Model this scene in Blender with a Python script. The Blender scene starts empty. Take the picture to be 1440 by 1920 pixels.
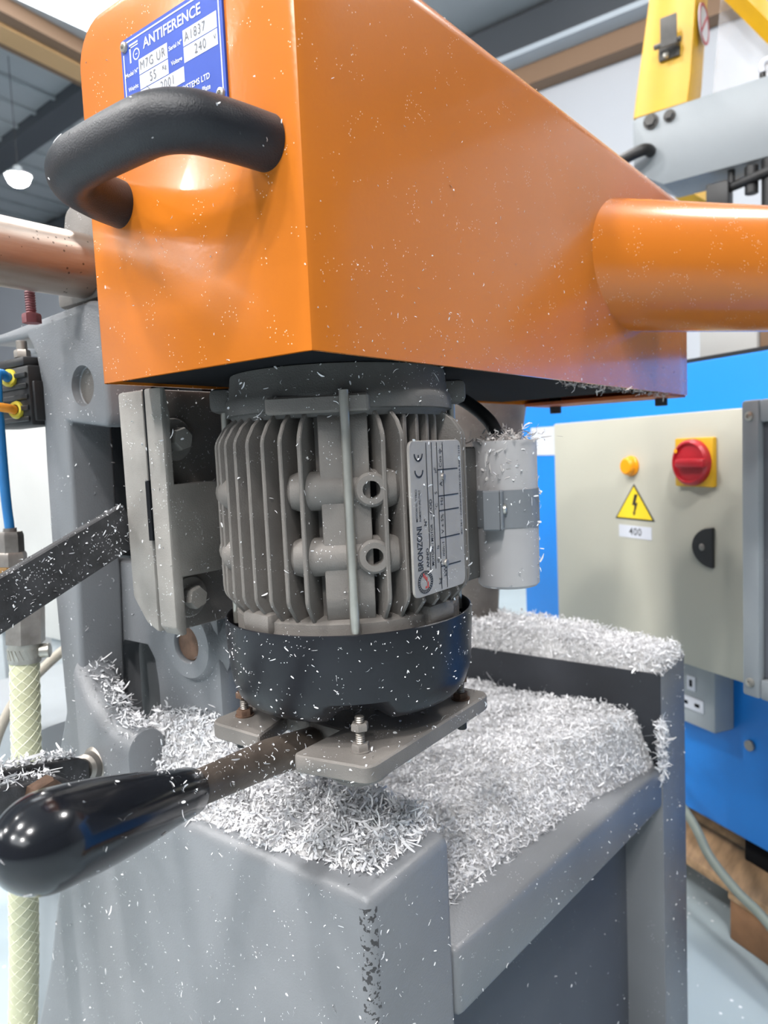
import bpy, bmesh, math, random
import numpy as np
from mathutils import Vector, Matrix
random.seed(7); rng = np.random.default_rng(7)
V = Vector; PI = math.pi
scene = bpy.context.scene; COL = scene.collection

# ------------------------------------------------------------------ camera
FPX = 1363.0
ROT = np.array([[0.6043, -0.0936, 0.7912], [-0.7955, -0.0145, 0.6058], [-0.0453, -0.9955, -0.0832]])   # columns: right, down, forward
cam_d = bpy.data.cameras.new('camera'); cam = bpy.data.objects.new('camera', cam_d); COL.objects.link(cam)
rt, dn, fw = V(ROT[:, 0]).normalized(), V(ROT[:, 1]), V(ROT[:, 2])
fw = fw.normalized(); up = -(dn - dn.dot(fw) * fw).normalized(); rt = fw.cross(up)
CAM = V((-0.2107, -0.1926, -0.0403))
m = Matrix((rt, up, -fw)).transposed().to_4x4(); m.translation = CAM; cam.matrix_world = m
cam_d.sensor_fit = 'HORIZONTAL'; cam_d.sensor_width = 36; cam_d.lens = FPX / 1440 * 36
cam_d.clip_start = 0.01; cam_d.clip_end = 100
cam_d.dof.use_dof = True; cam_d.dof.focus_distance = 0.345; cam_d.dof.aperture_fstop = 18.0
scene.camera = cam
# ------------------------------------------------------------------ light and exposure
w = bpy.data.worlds.new('hall_air'); scene.world = w; w.use_nodes = True
bgn = w.node_tree.nodes['Background']; bgn.inputs[0].default_value = (0.80, 0.88, 1.0, 1); bgn.inputs[1].default_value = 0.16
scene.view_settings.view_transform = 'Standard'; scene.view_settings.look = 'None'
scene.view_settings.gamma = 1; scene.view_settings.use_curve_mapping = False
scene.view_settings.exposure = 0.0
LAMP_POWER = 300.0
SKYLIGHT = 3.6
FLOOR = -0.745; CEIL = 2.5

# ------------------------------------------------------------------ materials
def mat(name, col, rough=.5, metal=0., noise=0., nscale=20., bump=0., bscale=200., coat=0., col2=None, stretch=None,
        speck=None, emit=None, alpha=1., trans=0., island=0., spec=.5):
    M = bpy.data.materials.new(name); M.use_nodes = True; nt = M.node_tree; N = nt.nodes; L = nt.links
    b = N['Principled BSDF']; b.inputs['Roughness'].default_value = rough; b.inputs['Metallic'].default_value = metal
    b.inputs['Coat Weight'].default_value = coat; b.inputs['Coat Roughness'].default_value = .08
    b.inputs['Specular IOR Level'].default_value = spec
    b.inputs['Alpha'].default_value = alpha; b.inputs['Transmission Weight'].default_value = trans
    c = (*col, 1); b.inputs['Base Color'].default_value = c
    tc = N.new('ShaderNodeTexCoord'); src = tc.outputs['Object']
    if stretch:
        mp = N.new('ShaderNodeMapping'); mp.inputs['Scale'].default_value = stretch; L.new(src, mp.inputs[0]); src = mp.outputs[0]
    out = None
    if noise or col2:
        n = N.new('ShaderNodeTexNoise'); n.inputs['Scale'].default_value = nscale; n.inputs['Detail'].default_value = 6; L.new(src, n.inputs['Vector'])
        r = N.new('ShaderNodeValToRGB'); r.color_ramp.elements[0].position = .32; r.color_ramp.elements[1].position = .68
        c2 = col2 or tuple(x * (1 - noise) for x in col)
        r.color_ramp.elements[0].color = (*c2, 1); r.color_ramp.elements[1].color = c
        L.new(n.outputs[0], r.inputs[0]); out = r.outputs[0]
    if island:
        g = N.new('ShaderNodeNewGeometry'); r = N.new('ShaderNodeValToRGB')
        r.color_ramp.elements[0].color = (*[x * (1 - island) for x in col], 1); r.color_ramp.elements[1].color = c
        L.new(g.outputs['Random Per Island'], r.inputs[0]); out = r.outputs[0]
    for sp in (speck or []):          # (scale, size, colour, amount) little flecks and scuffs of the surface's own
        sc, size, scol, amt = sp[:4]
        vo = N.new('ShaderNodeTexVoronoi'); vo.inputs['Scale'].default_value = sc; L.new(tc.outputs['Object'], vo.inputs['Vector'])
        lt = N.new('ShaderNodeMath'); lt.operation = 'LESS_THAN'; lt.inputs[1].default_value = size; L.new(vo.outputs['Distance'], lt.inputs[0])
        n2 = N.new('ShaderNodeTexNoise'); n2.inputs['Scale'].default_value = sc * .12; L.new(tc.outputs['Object'], n2.inputs['Vector'])
        gt = N.new('ShaderNodeMath'); gt.operation = 'GREATER_THAN'; gt.inputs[1].default_value = 1 - amt; L.new(n2.outputs[0], gt.inputs[0])
        mu = N.new('ShaderNodeMath'); mu.operation = 'MULTIPLY'; L.new(lt.outputs[0], mu.inputs[0]); L.new(gt.outputs[0], mu.inputs[1])
        mx = N.new('ShaderNodeMix'); mx.data_type = 'RGBA'; L.new(mu.outputs[0], mx.inputs[0])
        if out: L.new(out, mx.inputs[6])
        else: mx.inputs[6].default_value = c
        mx.inputs[7].default_value = (*scol, 1); out = mx.outputs[2]
    if out: L.new(out, b.inputs['Base Color'])
    if bump:
        n = N.new('ShaderNodeTexNoise'); n.inputs['Scale'].default_value = bscale; n.inputs['Detail'].default_value = 3; L.new(src, n.inputs['Vector'])
        bp = N.new('ShaderNodeBump'); bp.inputs['Strength'].default_value = bump; bp.inputs['Distance'].default_value = .001
        L.new(n.outputs[0], bp.inputs['Height']); L.new(bp.outputs[0], b.inputs['Normal'])
    if emit:
        b.inputs['Emission Color'].default_value = (*emit[0], 1); b.inputs['Emission Strength'].default_value = emit[1]
    return M
WH = (.80, .80, .82)
MT = dict(
 orange=mat('orange_paint', (.53, .148, .013), .22, noise=.06, nscale=14, bump=.05, bscale=420, coat=.22, speck=[(620, .16, (.85, .62, .45), .42)]),
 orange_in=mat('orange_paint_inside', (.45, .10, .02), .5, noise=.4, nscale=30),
 grey=mat('hammered_grey_paint', (.185, .193, .206), .40, noise=.16, nscale=9, bump=.22, bscale=900, speck=[(520, .13, WH, .40), (160, .10, (.20, .19, .19), .36)]),
 greyshade=mat('grey_with_shade', (.075, .083, .10), .55, noise=.15, nscale=8, speck=[(500, .1, WH, .36)]),  # grey paint with the shade put into its colour
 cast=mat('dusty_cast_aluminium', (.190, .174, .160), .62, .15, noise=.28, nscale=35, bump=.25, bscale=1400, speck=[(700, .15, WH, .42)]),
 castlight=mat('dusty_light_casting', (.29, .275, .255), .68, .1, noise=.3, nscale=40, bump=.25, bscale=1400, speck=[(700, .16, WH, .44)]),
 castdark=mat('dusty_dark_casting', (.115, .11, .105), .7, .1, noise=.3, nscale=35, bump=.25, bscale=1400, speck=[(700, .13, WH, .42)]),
 steel=mat('dull_steel', (.36, .33, .30), .42, .8, noise=.3, nscale=60, bump=.1, bscale=600),
 zinc=mat('zinc_plated_steel', (.55, .53, .48), .35, .85, noise=.25, nscale=80),
 rust=mat('rusty_steel', (.165, .098, .066), .65, .4, noise=.5, nscale=120, bump=.3, bscale=500, speck=[(520, .14, WH, .40)]),
 bar=mat('brown_oiled_steel', (.15, .12, .10), .5, .5, noise=.4, nscale=70, bump=.15, bscale=700, speck=[(520, .16, WH, .44)]),
 flatbar=mat('dusty_black_steel', (.075, .075, .08), .6, .3, noise=.5, nscale=90, bump=.3, bscale=600, speck=[(600, .2, (.55, .55, .57), .48)]),
 black=mat('black_gloss_plastic', (.008, .009, .012), .17, coat=.15, spec=.4),
 cowl=mat('black_cowl_plastic', (.011, .012, .016), .33, spec=.35, noise=.3, nscale=40, bump=.05, bscale=500, speck=[(560, .13, WH, .42)]),
 grip=mat('matt_black_rubber', (.018, .019, .023), .40, spec=.32, noise=.15, nscale=60, bump=.25, bscale=1500),
 rubber=mat('black_rubber', (.012, .012, .013), .5),
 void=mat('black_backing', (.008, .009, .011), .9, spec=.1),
 capac=mat('capacitor_plastic', (.38, .37, .375), .38, noise=.08, nscale=40, speck=[(500, .13, WH, .40)]),
 strap=mat('grey_strap', (.17, .18, .195), .4, speck=[(500, .14, WH, .40)]),
 plate=mat('rating_plate_aluminium', (.36, .335, .31), .5, .25, noise=.15, nscale=70, speck=[(600, .13, (.75, .74, .73), .40)]),
 ink=mat('black_print', (.015, .015, .018), .5),
 redink=mat('red_print', (.45, .04, .03), .5),
 navy=mat('navy_print', (.02, .025, .10), .5),
 blueplate=mat('blue_nameplate', (.026, .070, .38), .5, noise=.1, nscale=60, spec=.2),
 white=mat('white_print', (.58, .60, .66), .6, spec=.2),
 engrave=mat('grey_engraving', (.07, .07, .08), .5),
 shaft=mat('worn_copper_steel_shaft', (.52, .48, .44), .36, .75, noise=.0, nscale=26, col2=(.27, .19, .145), stretch=(.25, 1, 2.2), bump=.08, bscale=300, speck=[(240, .16, (.12, .10, .085), .46)]),
 brass=mat('brass_fitting', (.42, .25, .10), .4, .7, noise=.35, nscale=90),
 nickel=mat('nickel_fitting', (.42, .38, .35), .38, .8, noise=.4, nscale=90),
 bluetube=mat('blue_air_tube', (.015, .19, .50), .3),
 orangetube=mat('orange_air_tube', (.80, .30, .03), .35),
 yellowring=mat('yellow_ring', (.62, .52, .05), .45),
 hose=mat('clear_braided_hose', (.62, .62, .42), .3, noise=.12, nscale=30, trans=.15),
 braid=mat('hose_braid_thread', (.72, .72, .56), .5),
 redlock=mat('red_thread_lock', (.24, .07, .08), .5, .2, noise=.4, nscale=120),
 beige=mat('beige_enamel', (.45, .44, .37), .45, noise=.06, nscale=6, bump=.1, bscale=500),
 blue=mat('blue_enamel', (.004, .205, .68), .42, noise=.06, nscale=5),
 red=mat('red_switch', (.42, .012, .022), .35),
 yellow=mat('yellow_paint', (.66, .37, .010), .4, noise=.12, nscale=15),
 yellowflat=mat('yellow_sign', (.85, .62, .02), .45),
 amber=mat('amber_lens', (.90, .34, .0), .3),
 steelgrey=mat('grey_enamel', (.34, .37, .39), .45, noise=.12, nscale=12),
 lightgrey=mat('pale_grey_enamel', (.25, .275, .295), .45, noise=.08, nscale=8),
 whitebox=mat('off_white_enamel', (.46, .46, .45), .5, noise=.1, nscale=9),
 wood=mat('pallet_wood', (.52, .32, .17), .7, noise=.45, nscale=14, stretch=(1, 6, 6), bump=.2, bscale=80),
 wooddark=mat('worn_pallet_block', (.34, .17, .08), .75, noise=.45, nscale=25, bump=.3, bscale=150),
 cable=mat('grey_green_cable', (.22, .25, .22), .5),
 cablebeige=mat('beige_cable', (.40, .36, .30), .5),
 floor=mat('painted_floor', (.40, .48, .52), .38, noise=.12, nscale=4, speck=[(70, .14, (.8, .82, .84), .52)]),
 wall=mat('white_cladding', (.44, .46, .50), .6, noise=.04, nscale=2),
 ceil=mat('ceiling_sheet', (.36, .38, .40), .6, noise=.06, nscale=3),
 beam=mat('dark_steel_beam', (.045, .052, .062), .5),
 rail=mat('rail_highlight', (.40, .45, .50), .4),  # pale colour stands in for a highlight on the beam edge
 purlin=mat('tan_purlin', (.62, .38, .18), .5),
 purlin2=mat('brown_purlin', (.20, .12, .07), .6),
 lampm=mat('lamp_lens', (1, 1, 1), .5, emit=((1, .97, .94), LAMP_POWER)),
 sky=mat('skylight_sheet', (1, 1, 1), .5, emit=((.93, .97, 1), SKYLIGHT)),
 swarf=mat('white_plastic_swarf', (.90, .90, .92), .5, island=.30, spec=.3),
 wallshade=mat('near_black_wall_shade', (.022, .025, .032), .6, noise=.3, nscale=20, speck=[(500, .1, WH, .36)]),  # near-black colour carries the shade on the rear wall
 heap=mat('packed_swarf', (.50, .495, .50), .8, noise=.45, nscale=180, bump=1., bscale=350),
 lichen=mat('dusty_swarf', (.66, .62, .60), .7, island=.35, spec=.2),
 clear=mat('clear_guard_sheet', (.75, .78, .84), .1, alpha=.28),
)
def add_wear(M, ax, ay, width, col, zmax):
    """chipped paint along the vertical edge at x=ax, y=ay: bare patches with a shape of their own"""
    nt = M.node_tree; N = nt.nodes; L = nt.links; b = N['Principled BSDF']; old = b.inputs['Base Color'].links[0].from_socket
    tc = N.new('ShaderNodeTexCoord'); sx = N.new('ShaderNodeSeparateXYZ'); L.new(tc.outputs['Object'], sx.inputs[0])
    def mth(op, a, bb):
        n = N.new('ShaderNodeMath'); n.operation = op
        for i, q in enumerate((a, bb)):
            if isinstance(q, (int, float)): n.inputs[i].default_value = q
            else: L.new(q, n.inputs[i])
        return n.outputs[0]
    dx = mth('ABSOLUTE', mth('SUBTRACT', sx.outputs[0], ax), 0); dy = mth('ABSOLUTE', mth('SUBTRACT', sx.outputs[1], ay), 0)
    near = mth('LESS_THAN', mth('ADD', dx, dy), width); low = mth('LESS_THAN', sx.outputs[2], zmax)
    n = N.new('ShaderNodeTexNoise'); n.inputs['Scale'].default_value = 420; n.inputs['Detail'].default_value = 4; L.new(tc.outputs['Object'], n.inputs['Vector'])
    k = mth('MULTIPLY', mth('MULTIPLY', near, low), mth('GREATER_THAN', n.outputs[0], .55))
    mx = N.new('ShaderNodeMix'); mx.data_type = 'RGBA'; L.new(k, mx.inputs[0]); L.new(old, mx.inputs[6]); mx.inputs[7].default_value = (*col, 1)
    L.new(mx.outputs[2], b.inputs['Base Color'])
add_wear(MT['grey'], .0400, .0195, .0062, (.035, .033, .035), -.256)

# ------------------------------------------------------------------ mesh helpers
def frame(ax, hint=(0, 0, 1)):
    z = V(ax).normalized(); h = V(hint)
    if abs(z.dot(h)) > .98: h = V((1, 0, 0))
    x = h.cross(z).normalized(); return x, z.cross(x), z
def bev(bm, geom_edges, r, seg=2):
    if r > 0: bmesh.ops.bevel(bm, geom=geom_edges, offset=r, segments=seg, profile=.5, affect='EDGES', clamp_overlap=True)
def merge(bm, b2, mtx=None):
    if mtx is not None: b2.transform(mtx)
    me = bpy.data.meshes.new('t'); b2.to_mesh(me); bm.from_mesh(me); bpy.data.meshes.remove(me); b2.free()
def box(bm, lo, hi, r=0, seg=2, mtx=None):
    b = bmesh.new(); bmesh.ops.create_cube(b, size=1)
    for v in b.verts: v.co = V([lo[i] + (v.co[i] + .5) * (hi[i] - lo[i]) for i in range(3)])
    bev(b, b.edges[:], r, seg); merge(bm, b, mtx)
def prism(bm, pts, axis, a, b_, r=0, seg=2, mtx=None, rall=True):
    b = bmesh.new(); mk = {'X': lambda p, t: (t, p[0], p[1]), 'Y': lambda p, t: (p[0], t, p[1]), 'Z': lambda p, t: (p[0], p[1], t)}[axis]
    A = [b.verts.new(mk(p, a)) for p in pts]; B = [b.verts.new(mk(p, b_)) for p in pts]; n = len(pts)
    b.faces.new(A); b.faces.new(B[::-1])
    for i in range(n): b.faces.new((A[i], B[i], B[(i + 1) % n], A[(i + 1) % n]))
    bmesh.ops.recalc_face_normals(b, faces=b.faces[:])
    if r: bev(b, b.edges[:] if rall else [e for e in b.edges if not (e.verts[0] in A) ^ (e.verts[1] in A)], r, seg)
    merge(bm, b, mtx)
def tube(bm, pts, r, n=16, caps=True, flat=1., hint=(0, 0, 1)):
    pts = [V(p) for p in pts]; rs = r if isinstance(r, (list, tuple)) else [r] * len(pts); rings = []; fx = None
    for i, p in enumerate(pts):
        d = (pts[min(i + 1, len(pts) - 1)] - pts[max(i - 1, 0)]).normalized()
        if fx is None: fx, fy, _ = frame(d, hint)
        else: fx = (fx - fx.dot(d) * d).normalized(); fy = d.cross(fx)
        rings.append([bm.verts.new(p + rs[i] * (math.cos(2 * PI * k / n) * fx + flat * math.sin(2 * PI * k / n) * fy)) for k in range(n)])
    for a, b in zip(rings, rings[1:]):
        for k in range(n): bm.faces.new((a[k], a[(k + 1) % n], b[(k + 1) % n], b[k]))
    if caps: bm.faces.new(rings[0][::-1]); bm.faces.new(rings[-1])
def lathe(bm, prof, c, ax=(0, 0, 1), n=32, a0=0, a1=2 * PI):
    c = V(c); x, y, z = frame(ax); full = abs(a1 - a0 - 2 * PI) < 1e-6; k = n if full else n + 1; rings = []
    for r, h in prof:
        if r < 1e-7: rings.append([bm.verts.new(c + z * h)] * k)
        else: rings.append([bm.verts.new(c + z * h + r * (math.cos(a0 + (a1 - a0) * i / n) * x + math.sin(a0 + (a1 - a0) * i / n) * y)) for i in range(k)])
    for A, B in zip(rings, rings[1:]):
        for i in range(n):
            j = (i + 1) % k; q = []
            for v in (A[i], A[j], B[j], B[i]):
                if v not in q: q.append(v)
            if len(q) > 2:
                try: bm.faces.new(q)
                except ValueError: pass
def cyl(bm, p0, p1, r, n=20, ch=0):
    p0, p1 = V(p0), V(p1); h = (p1 - p0).length; ch = ch or min(r, h) * .08
    lathe(bm, [(0, 0), (r - ch, 0), (r, ch), (r, h - ch), (r - ch, h), (0, h)], p0, p1 - p0, n)
def hexa(bm, p, ax, af, h, rot=0, dome=True):
    b = bmesh.new(); r = af / math.sqrt(3); x, y, z = frame(ax); p = V(p)
    pr = [(r, 0), (r, h * .82), (r * .90, h), (r * .2, h)] if dome else [(r, 0), (r, h)]
    rings = [[b.verts.new(p + z * hh + rr * (math.cos(rot + k * PI / 3) * x + math.sin(rot + k * PI / 3) * y)) for k in range(6)] for rr, hh in pr]
    for A, B in zip(rings, rings[1:]):
        for k in range(6): b.faces.new((A[k], A[(k + 1) % 6], B[(k + 1) % 6], B[k]))
    b.faces.new(rings[0][::-1]); b.faces.new(rings[-1]); merge(bm, b)
def thread(bm, p0, p1, r, pitch=.0009, n=12):
    p0, p1 = V(p0), V(p1); h = (p1 - p0).length; k = max(2, int(h / pitch)); pr = [(0, 0)]
    for i in range(k): pr += [(r * .84, h * i / k), (r, h * (i + .5) / k)]
    lathe(bm, pr + [(r * .84, h), (0, h)], p0, p1 - p0, n)
def smooth_path(pts, sub=8):
    P = [V(p) for p in pts]; P = [2 * P[0] - P[1]] + P + [2 * P[-1] - P[-2]]; out = []
    for i in range(1, len(P) - 2):
        for s in range(sub):
            t = s / sub; a, b, c, d = P[i - 1:i + 3]
            out.append(.5 * ((2 * b) + (c - a) * t + (2 * a - 5 * b + 4 * c - d) * t * t + (3 * b - a - 3 * c + d) * t ** 3))
    return out + [P[-2]]
def text(bm, s, org, right, upv, size, bold=0., align='LEFT', sx=1., lift=0.00012, spacing=1.):
    cu = bpy.data.curves.new('t', 'FONT'); cu.body = s; cu.size = 1; cu.align_x = align; cu.align_y = 'CENTER'; cu.offset = bold; cu.resolution_u = 3; cu.space_character = spacing
    o = bpy.data.objects.new('t', cu); COL.objects.link(o); dg = bpy.context.evaluated_depsgraph_get(); dg.update()
    me = bpy.data.meshes.new_from_object(o.evaluated_get(dg)); r = V(right).normalized(); u = V(upv).normalized(); nn = r.cross(u)
    for v in me.vertices: v.co = V(org) + r * v.co.x * size * sx + u * v.co.y * size + nn * lift
    bm.from_mesh(me); bpy.data.meshes.remove(me); bpy.data.objects.remove(o); bpy.data.curves.remove(cu)
def quad(bm, org, r, u, w, h, lift=.0001):
    r = V(r).normalized(); u = V(u).normalized(); nn = r.cross(u); o = V(org) + nn * lift
    bm.faces.new([bm.verts.new(o + r * a + u * b) for a, b in ((0, 0), (w, 0), (w, h), (0, h))])

def link(name, bm, m, parent=None, ang=35, recalc=True):
    me = bpy.data.meshes.new(name)
    if recalc: bmesh.ops.recalc_face_normals(bm, faces=bm.faces[:])
    bm.to_mesh(me); bm.free(); me.materials.append(MT[m] if isinstance(m, str) else m)
    me.shade_smooth(); me.set_sharp_from_angle(angle=math.radians(ang))
    o = bpy.data.objects.new(name, me); COL.objects.link(o)
    if parent is not None:
        o.parent = parent
        if parent.type == 'EMPTY': o.location = -parent.location
    return o
def tag(o, label=None, cat=None, group=None, kind=None):
    for k, v in (('label', label), ('category', cat), ('group', group), ('kind', kind)):
        if v: o[k] = v
    return o
def thing(name, label, cat, loc=(0, 0, 0), group=None):
    o = bpy.data.objects.new(name, None); COL.objects.link(o); o.location = loc; o.empty_display_size = .02
    return tag(o, label, cat, group)
def cut(o, bm):
    """take the volume bm out of the part o"""
    me = bpy.data.meshes.new('cutter'); bmesh.ops.recalc_face_normals(bm, faces=bm.faces[:]); bm.to_mesh(me); bm.free(); c = bpy.data.objects.new('cutter', me); COL.objects.link(c)
    md = o.modifiers.new('cut', 'BOOLEAN'); md.operation = 'DIFFERENCE'; md.object = c; md.solver = 'EXACT'; md.use_self = True; bpy.context.view_layer.update()
    dg = bpy.context.evaluated_depsgraph_get(); nm = bpy.data.meshes.new_from_object(o.evaluated_get(dg)); o.modifiers.clear(); old = o.data; o.data = nm; nm.name = o.name
    bpy.data.meshes.remove(old); bpy.data.objects.remove(c); bpy.data.meshes.remove(me)
    nm.shade_smooth(); nm.set_sharp_from_angle(angle=math.radians(30))
def part(name, m, parent, fn, *a, **k):
    bm = bmesh.new(); fn(bm, *a, **k); return link(name, bm, m, parent)
B = bmesh.new

# ------------------------------------------------------------------ the hall (structure)
def struct(name, bm, m): return tag(link(name, bm, m), kind='structure')
bm = B(); box(bm, (-6, -6, FLOOR - .1), (5, 9, FLOOR)); struct('floor', bm, 'floor')
bm = B(); box(bm, (-6, -6, CEIL), (5.2, 9.2, CEIL + .1)); ceiling = struct('ceiling', bm, 'ceil')
bm = B(); box(bm, (4.1, -6, FLOOR), (4.2, 9, CEIL)); struct('wall_right', bm, 'wall')
bm = B(); box(bm, (-6, 8.9, FLOOR), (4.1, 9.0, CEIL)); struct('wall_back', bm, 'wall')
def pbeam(p, q, wid, z0, z1):      # a straight beam between two plan points
    b = B(); d = V((q[0] - p[0], q[1] - p[1], 0)); n = V((-d.y, d.x, 0)).normalized() * wid / 2
    prism(b, [(p[0] + n.x, p[1] + n.y), (q[0] + n.x, q[1] + n.y), (q[0] - n.x, q[1] - n.y), (p[0] - n.x, p[1] - n.y)], 'Z', z0, z1); return b
P1, P2 = (1.55, 3.93), (3.9, 4.22)
for i, (dy, wd, z0, m) in enumerate(((.10, .16, 2.40, 'purlin'), (.205, .06, 2.405, 'purlin2'), (-.04, .09, 2.41, 'purlin2'))):
    struct('trim_%d' % (i + 1), pbeam((P1[0], P1[1] + dy - .04), (P2[0], P2[1] + dy), wd, z0, CEIL), m)
struct('trim_4', pbeam((2.72, 4.2), (3.0, 8.6), .20, 2.42, CEIL), 'beam')
k = 0
for y in np.arange(4.5, 8.6, .30):
    k += 1; struct('trim_%d' % (4 + k), pbeam((-1.5, y - .32), (4.0, y + .36), .03, 2.475, CEIL), 'steelgrey')
k += 5
struct('trim_%d' % k, pbeam((4.0, -4), (4.0, 8), .20, 2.24, 2.46), 'beam'); k += 1
struct('trim_%d' % k, pbeam((3.98, -4), (3.98, 8), .26, 2.215, 2.245), 'rail'); k += 1  # pale strip painted as the highlight along the beam's lower edge
struct('trim_%d' % k, pbeam((4.04, -4), (4.04, 8), .12, 2.10, 2.215), 'purlin2'); k += 1
# skylights in the roof: daylight comes in here
bm = B(); box(bm, (1.0, 2.75, CEIL - .02), (3.0, 3.80, CEIL + .01)); struct('window_1', bm, 'sky')
bm = B(); box(bm, (-5.5, 4.0, CEIL - .02), (-3.3, 6.6, CEIL + .01)); struct('window_2', bm, 'sky')
bm = B(); box(bm, (-4.6, -3.2, CEIL - .02), (-2.6, .4, CEIL + .01)); struct('window_3', bm, 'sky')
lamp_xy = [(2.21, 4.43, 'small hanging lamp glowing far back under the roof beside dark rafter'),
           (-4.1, 5.0, 'round ceiling lamp beside the skylight far from the blue machine'), (-1.35, .45, 'round ceiling lamp above the operator side of the router'),
           (-1.15, -1.0, 'round ceiling lamp above and behind the camera'), (2.1, -.9, 'round ceiling lamp over the aisle beside the blue machine'),
           (-2.6, -1.3, 'round ceiling lamp farther out behind the camera'), (-.9, 2.1, 'round ceiling lamp beyond the hose side of the router'),
           (-3.0, .4, 'round ceiling lamp farther out on the handle side'), (1.3, 1.1, 'round ceiling lamp above the rear end of the hood'),
           (-2.7, 2.9, 'round ceiling lamp in the middle of the hall')]
for i, (x, y, lb) in enumerate(lamp_xy):
    k_, zl = (.5, 1.84) if i == 0 else (1., CEIL)
    t = thing('ceiling_lamp', lb, 'lamp', (x, y, zl), 'round lamps under the hall roof')
    bm = B(); lathe(bm, [(0, 0), (.05 * k_, 0), (.06 * k_, -.05 * k_), (.15 * k_, -.09 * k_), (.155 * k_, -.115 * k_), (.14 * k_, -.115 * k_)], (x, y, zl), n=24); link('lamp_housing', bm, 'steelgrey', t)
    bm = B(); lathe(bm, [(.135 * k_, -.113 * k_), (.130 * k_, -.158 * k_), (.11 * k_, -.198 * k_), (.07 * k_, -.228 * k_), (.0, -.243 * k_)], (x, y, zl), n=24); link('lamp_lens', bm, 'lampm', t)
    if i == 0: bm = B(); cyl(bm, (x, y, zl - .001), (x, y, CEIL), .0022, 8); link('hanging_cord', bm, 'rubber', t)

# ------------------------------------------------------------------ base of the router
base = thing('router_base', 'grey hammered cast base and tray of the milling router under the orange hood', 'machine base', (.2, .15, FLOOR))
bm = B()   # front block with flat top
prism(bm, [(.0172, FLOOR), (.0172, -.25), (.30, -.25), (.304, -.262), (.311, -.34), (.338, -.42), (.3646, -.476), (.40, -.6), (.41, FLOOR)], 'X', .0375, .1105, .007, 3)
link('front_block', bm, 'grey', base)
def zt(x): return -.3197 - (x - .111) * .1025          # the tray slopes a little towards the back
bm = B(); b = B()
X0, X1, YA, YB = .112, .4915, .0172, .32
prism(b, [(X0, zt(X0)), (X1, zt(X1)), (X1, zt(X1) - .042), (X0, zt(X0) - .042)], 'Y', YA, YB, .005, 3); merge(bm, b)
link('tray', bm, 'grey', base)
bm = B(); box(bm, (.112, .055, FLOOR), (.4915, .075, -.35)); link('lower_panel', bm, 'greyshade', base)  # same grey paint, coloured dark for the shade under the tray
bm = B(); box(bm, (.4915, .0172, FLOOR), (.571, .06, -.2655), .0015); link('rear_leg', bm, 'grey', base)
bm = B(); box(bm, (.4935, .0605, -.44), (.571, .36, -.2655), .0015); link('rear_wall', bm, 'grey', base)
bm = B(); box(bm, (.4890, .0180, -.372), (.4914, .36, -.2668)); link('rear_shade_sheet', bm, 'wallshade', base)  # added dark sheet: shade on the tray side of rear wall and leg
# column at the hose side
bm = B()
prism(bm, [(.2834, -.2085), (.2853, -.12), (.2824, -.035), (.2794, .012), (.284, .034), (.2925, .0460), (.345, .0470), (.345, .0535), (.3272, .0535), (.2163, .0586), (.2045, .056),
           (.2040, -.012), (.2075, -.0185), (.2515, -.0125), (.2545, -.12), (.2600, -.20), (.262, -.2495), (.302, -.2495)], 'X', .04, .073, .0035, 3)
column = link('column', bm, 'grey', base)
bm = B()   # web behind and its bore boss
prism(bm, [(.300, -.108), (.158, -.108), (.158, -.2495), (.300, -.2495)], 'X', .0735, .090, .003, 2)
web = link('web', bm, 'grey', base)
bm = B(); prism(bm, [(.2215, -.30), (.2215, -.19), (.224, -.172), (.231, -.163), (.258, -.163), (.2655, -.169), (.2675, -.178), (.2675, -.30)], 'X', .06, .12, 0); cut(web, bm)
bm = B(); box(bm, (.100, .15, -.26), (.112, .330, -.06)); link('web_backing', bm, 'grey', base)
bm = B(); box(bm, (.092, .18, -.1075), (.0995, .335, .03)); link('slide_plate', bm, 'void', base)
bm = B(); lathe(bm, [(.030, -.006), (.0275, -.0035), (.0245, 0), (.0228, .0035), (.0215, .0048), (.0122, .0050), (.0115, .0040), (.0112, .0015), (0, .0015)], (.0735, .1830, -.1560), (-1, 0, 0), 40)
bore = link('bore_boss', bm, 'grey', base)
bm = B(); lathe(bm, [(.0110, 0), (.0105, .0008), (0, .0010)], (.0718, .1830, -.1560), (-1, 0, 0), 28); tag(link('plug', bm, 'rust', bore), 'rust brown plug in the bore')
bm = B(); cyl(bm, (.02, .2298, .0085), (.0462, .2298, .0085), .0126, 40); cut(column, bm)
bm = B(); lathe(bm, [(.0125, -.0002), (.0121, .0004), (0, .0006)], (.0462, .2298, .0085), (-1, 0, 0), 28); tag(link('hole_floor', bm, 'cast', base), 'bare metal bottom of the round hole')
bm = B(); box(bm, (.0735, .262, .0445), (.16, .36, .0530), .002); link('arch_top', bm, 'grey', base)
# arched boss and gusset running into the column foot
bm = B(); rings = []
for y, cx, hw, top in ((.2, .047, .0125, -.2085), (.2005, .047, .0135, -.2075), (.215, .047, .0135, -.2055), (.232, .048, .0140, -.200), (.25, .05, .015, -.186), (.262, .053, .017, -.165)):
    zc = top - hw; rings.append([bm.verts.new((cx - hw, y, -.252))] + [bm.verts.new((cx - hw * math.cos(t), y, zc + hw * math.sin(t))) for t in np.linspace(0, PI, 13)] + [bm.verts.new((cx + hw, y, -.252))])
for A, C in zip(rings, rings[1:]):
    for i in range(len(A) - 1): bm.faces.new((A[i], A[i + 1], C[i + 1], C[i]))
bm.faces.new(rings[0]); bm.faces.new(rings[-1][::-1]); bmesh.ops.recalc_face_normals(bm, faces=bm.faces[:]); link('gusset_boss', bm, 'grey', base)
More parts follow.
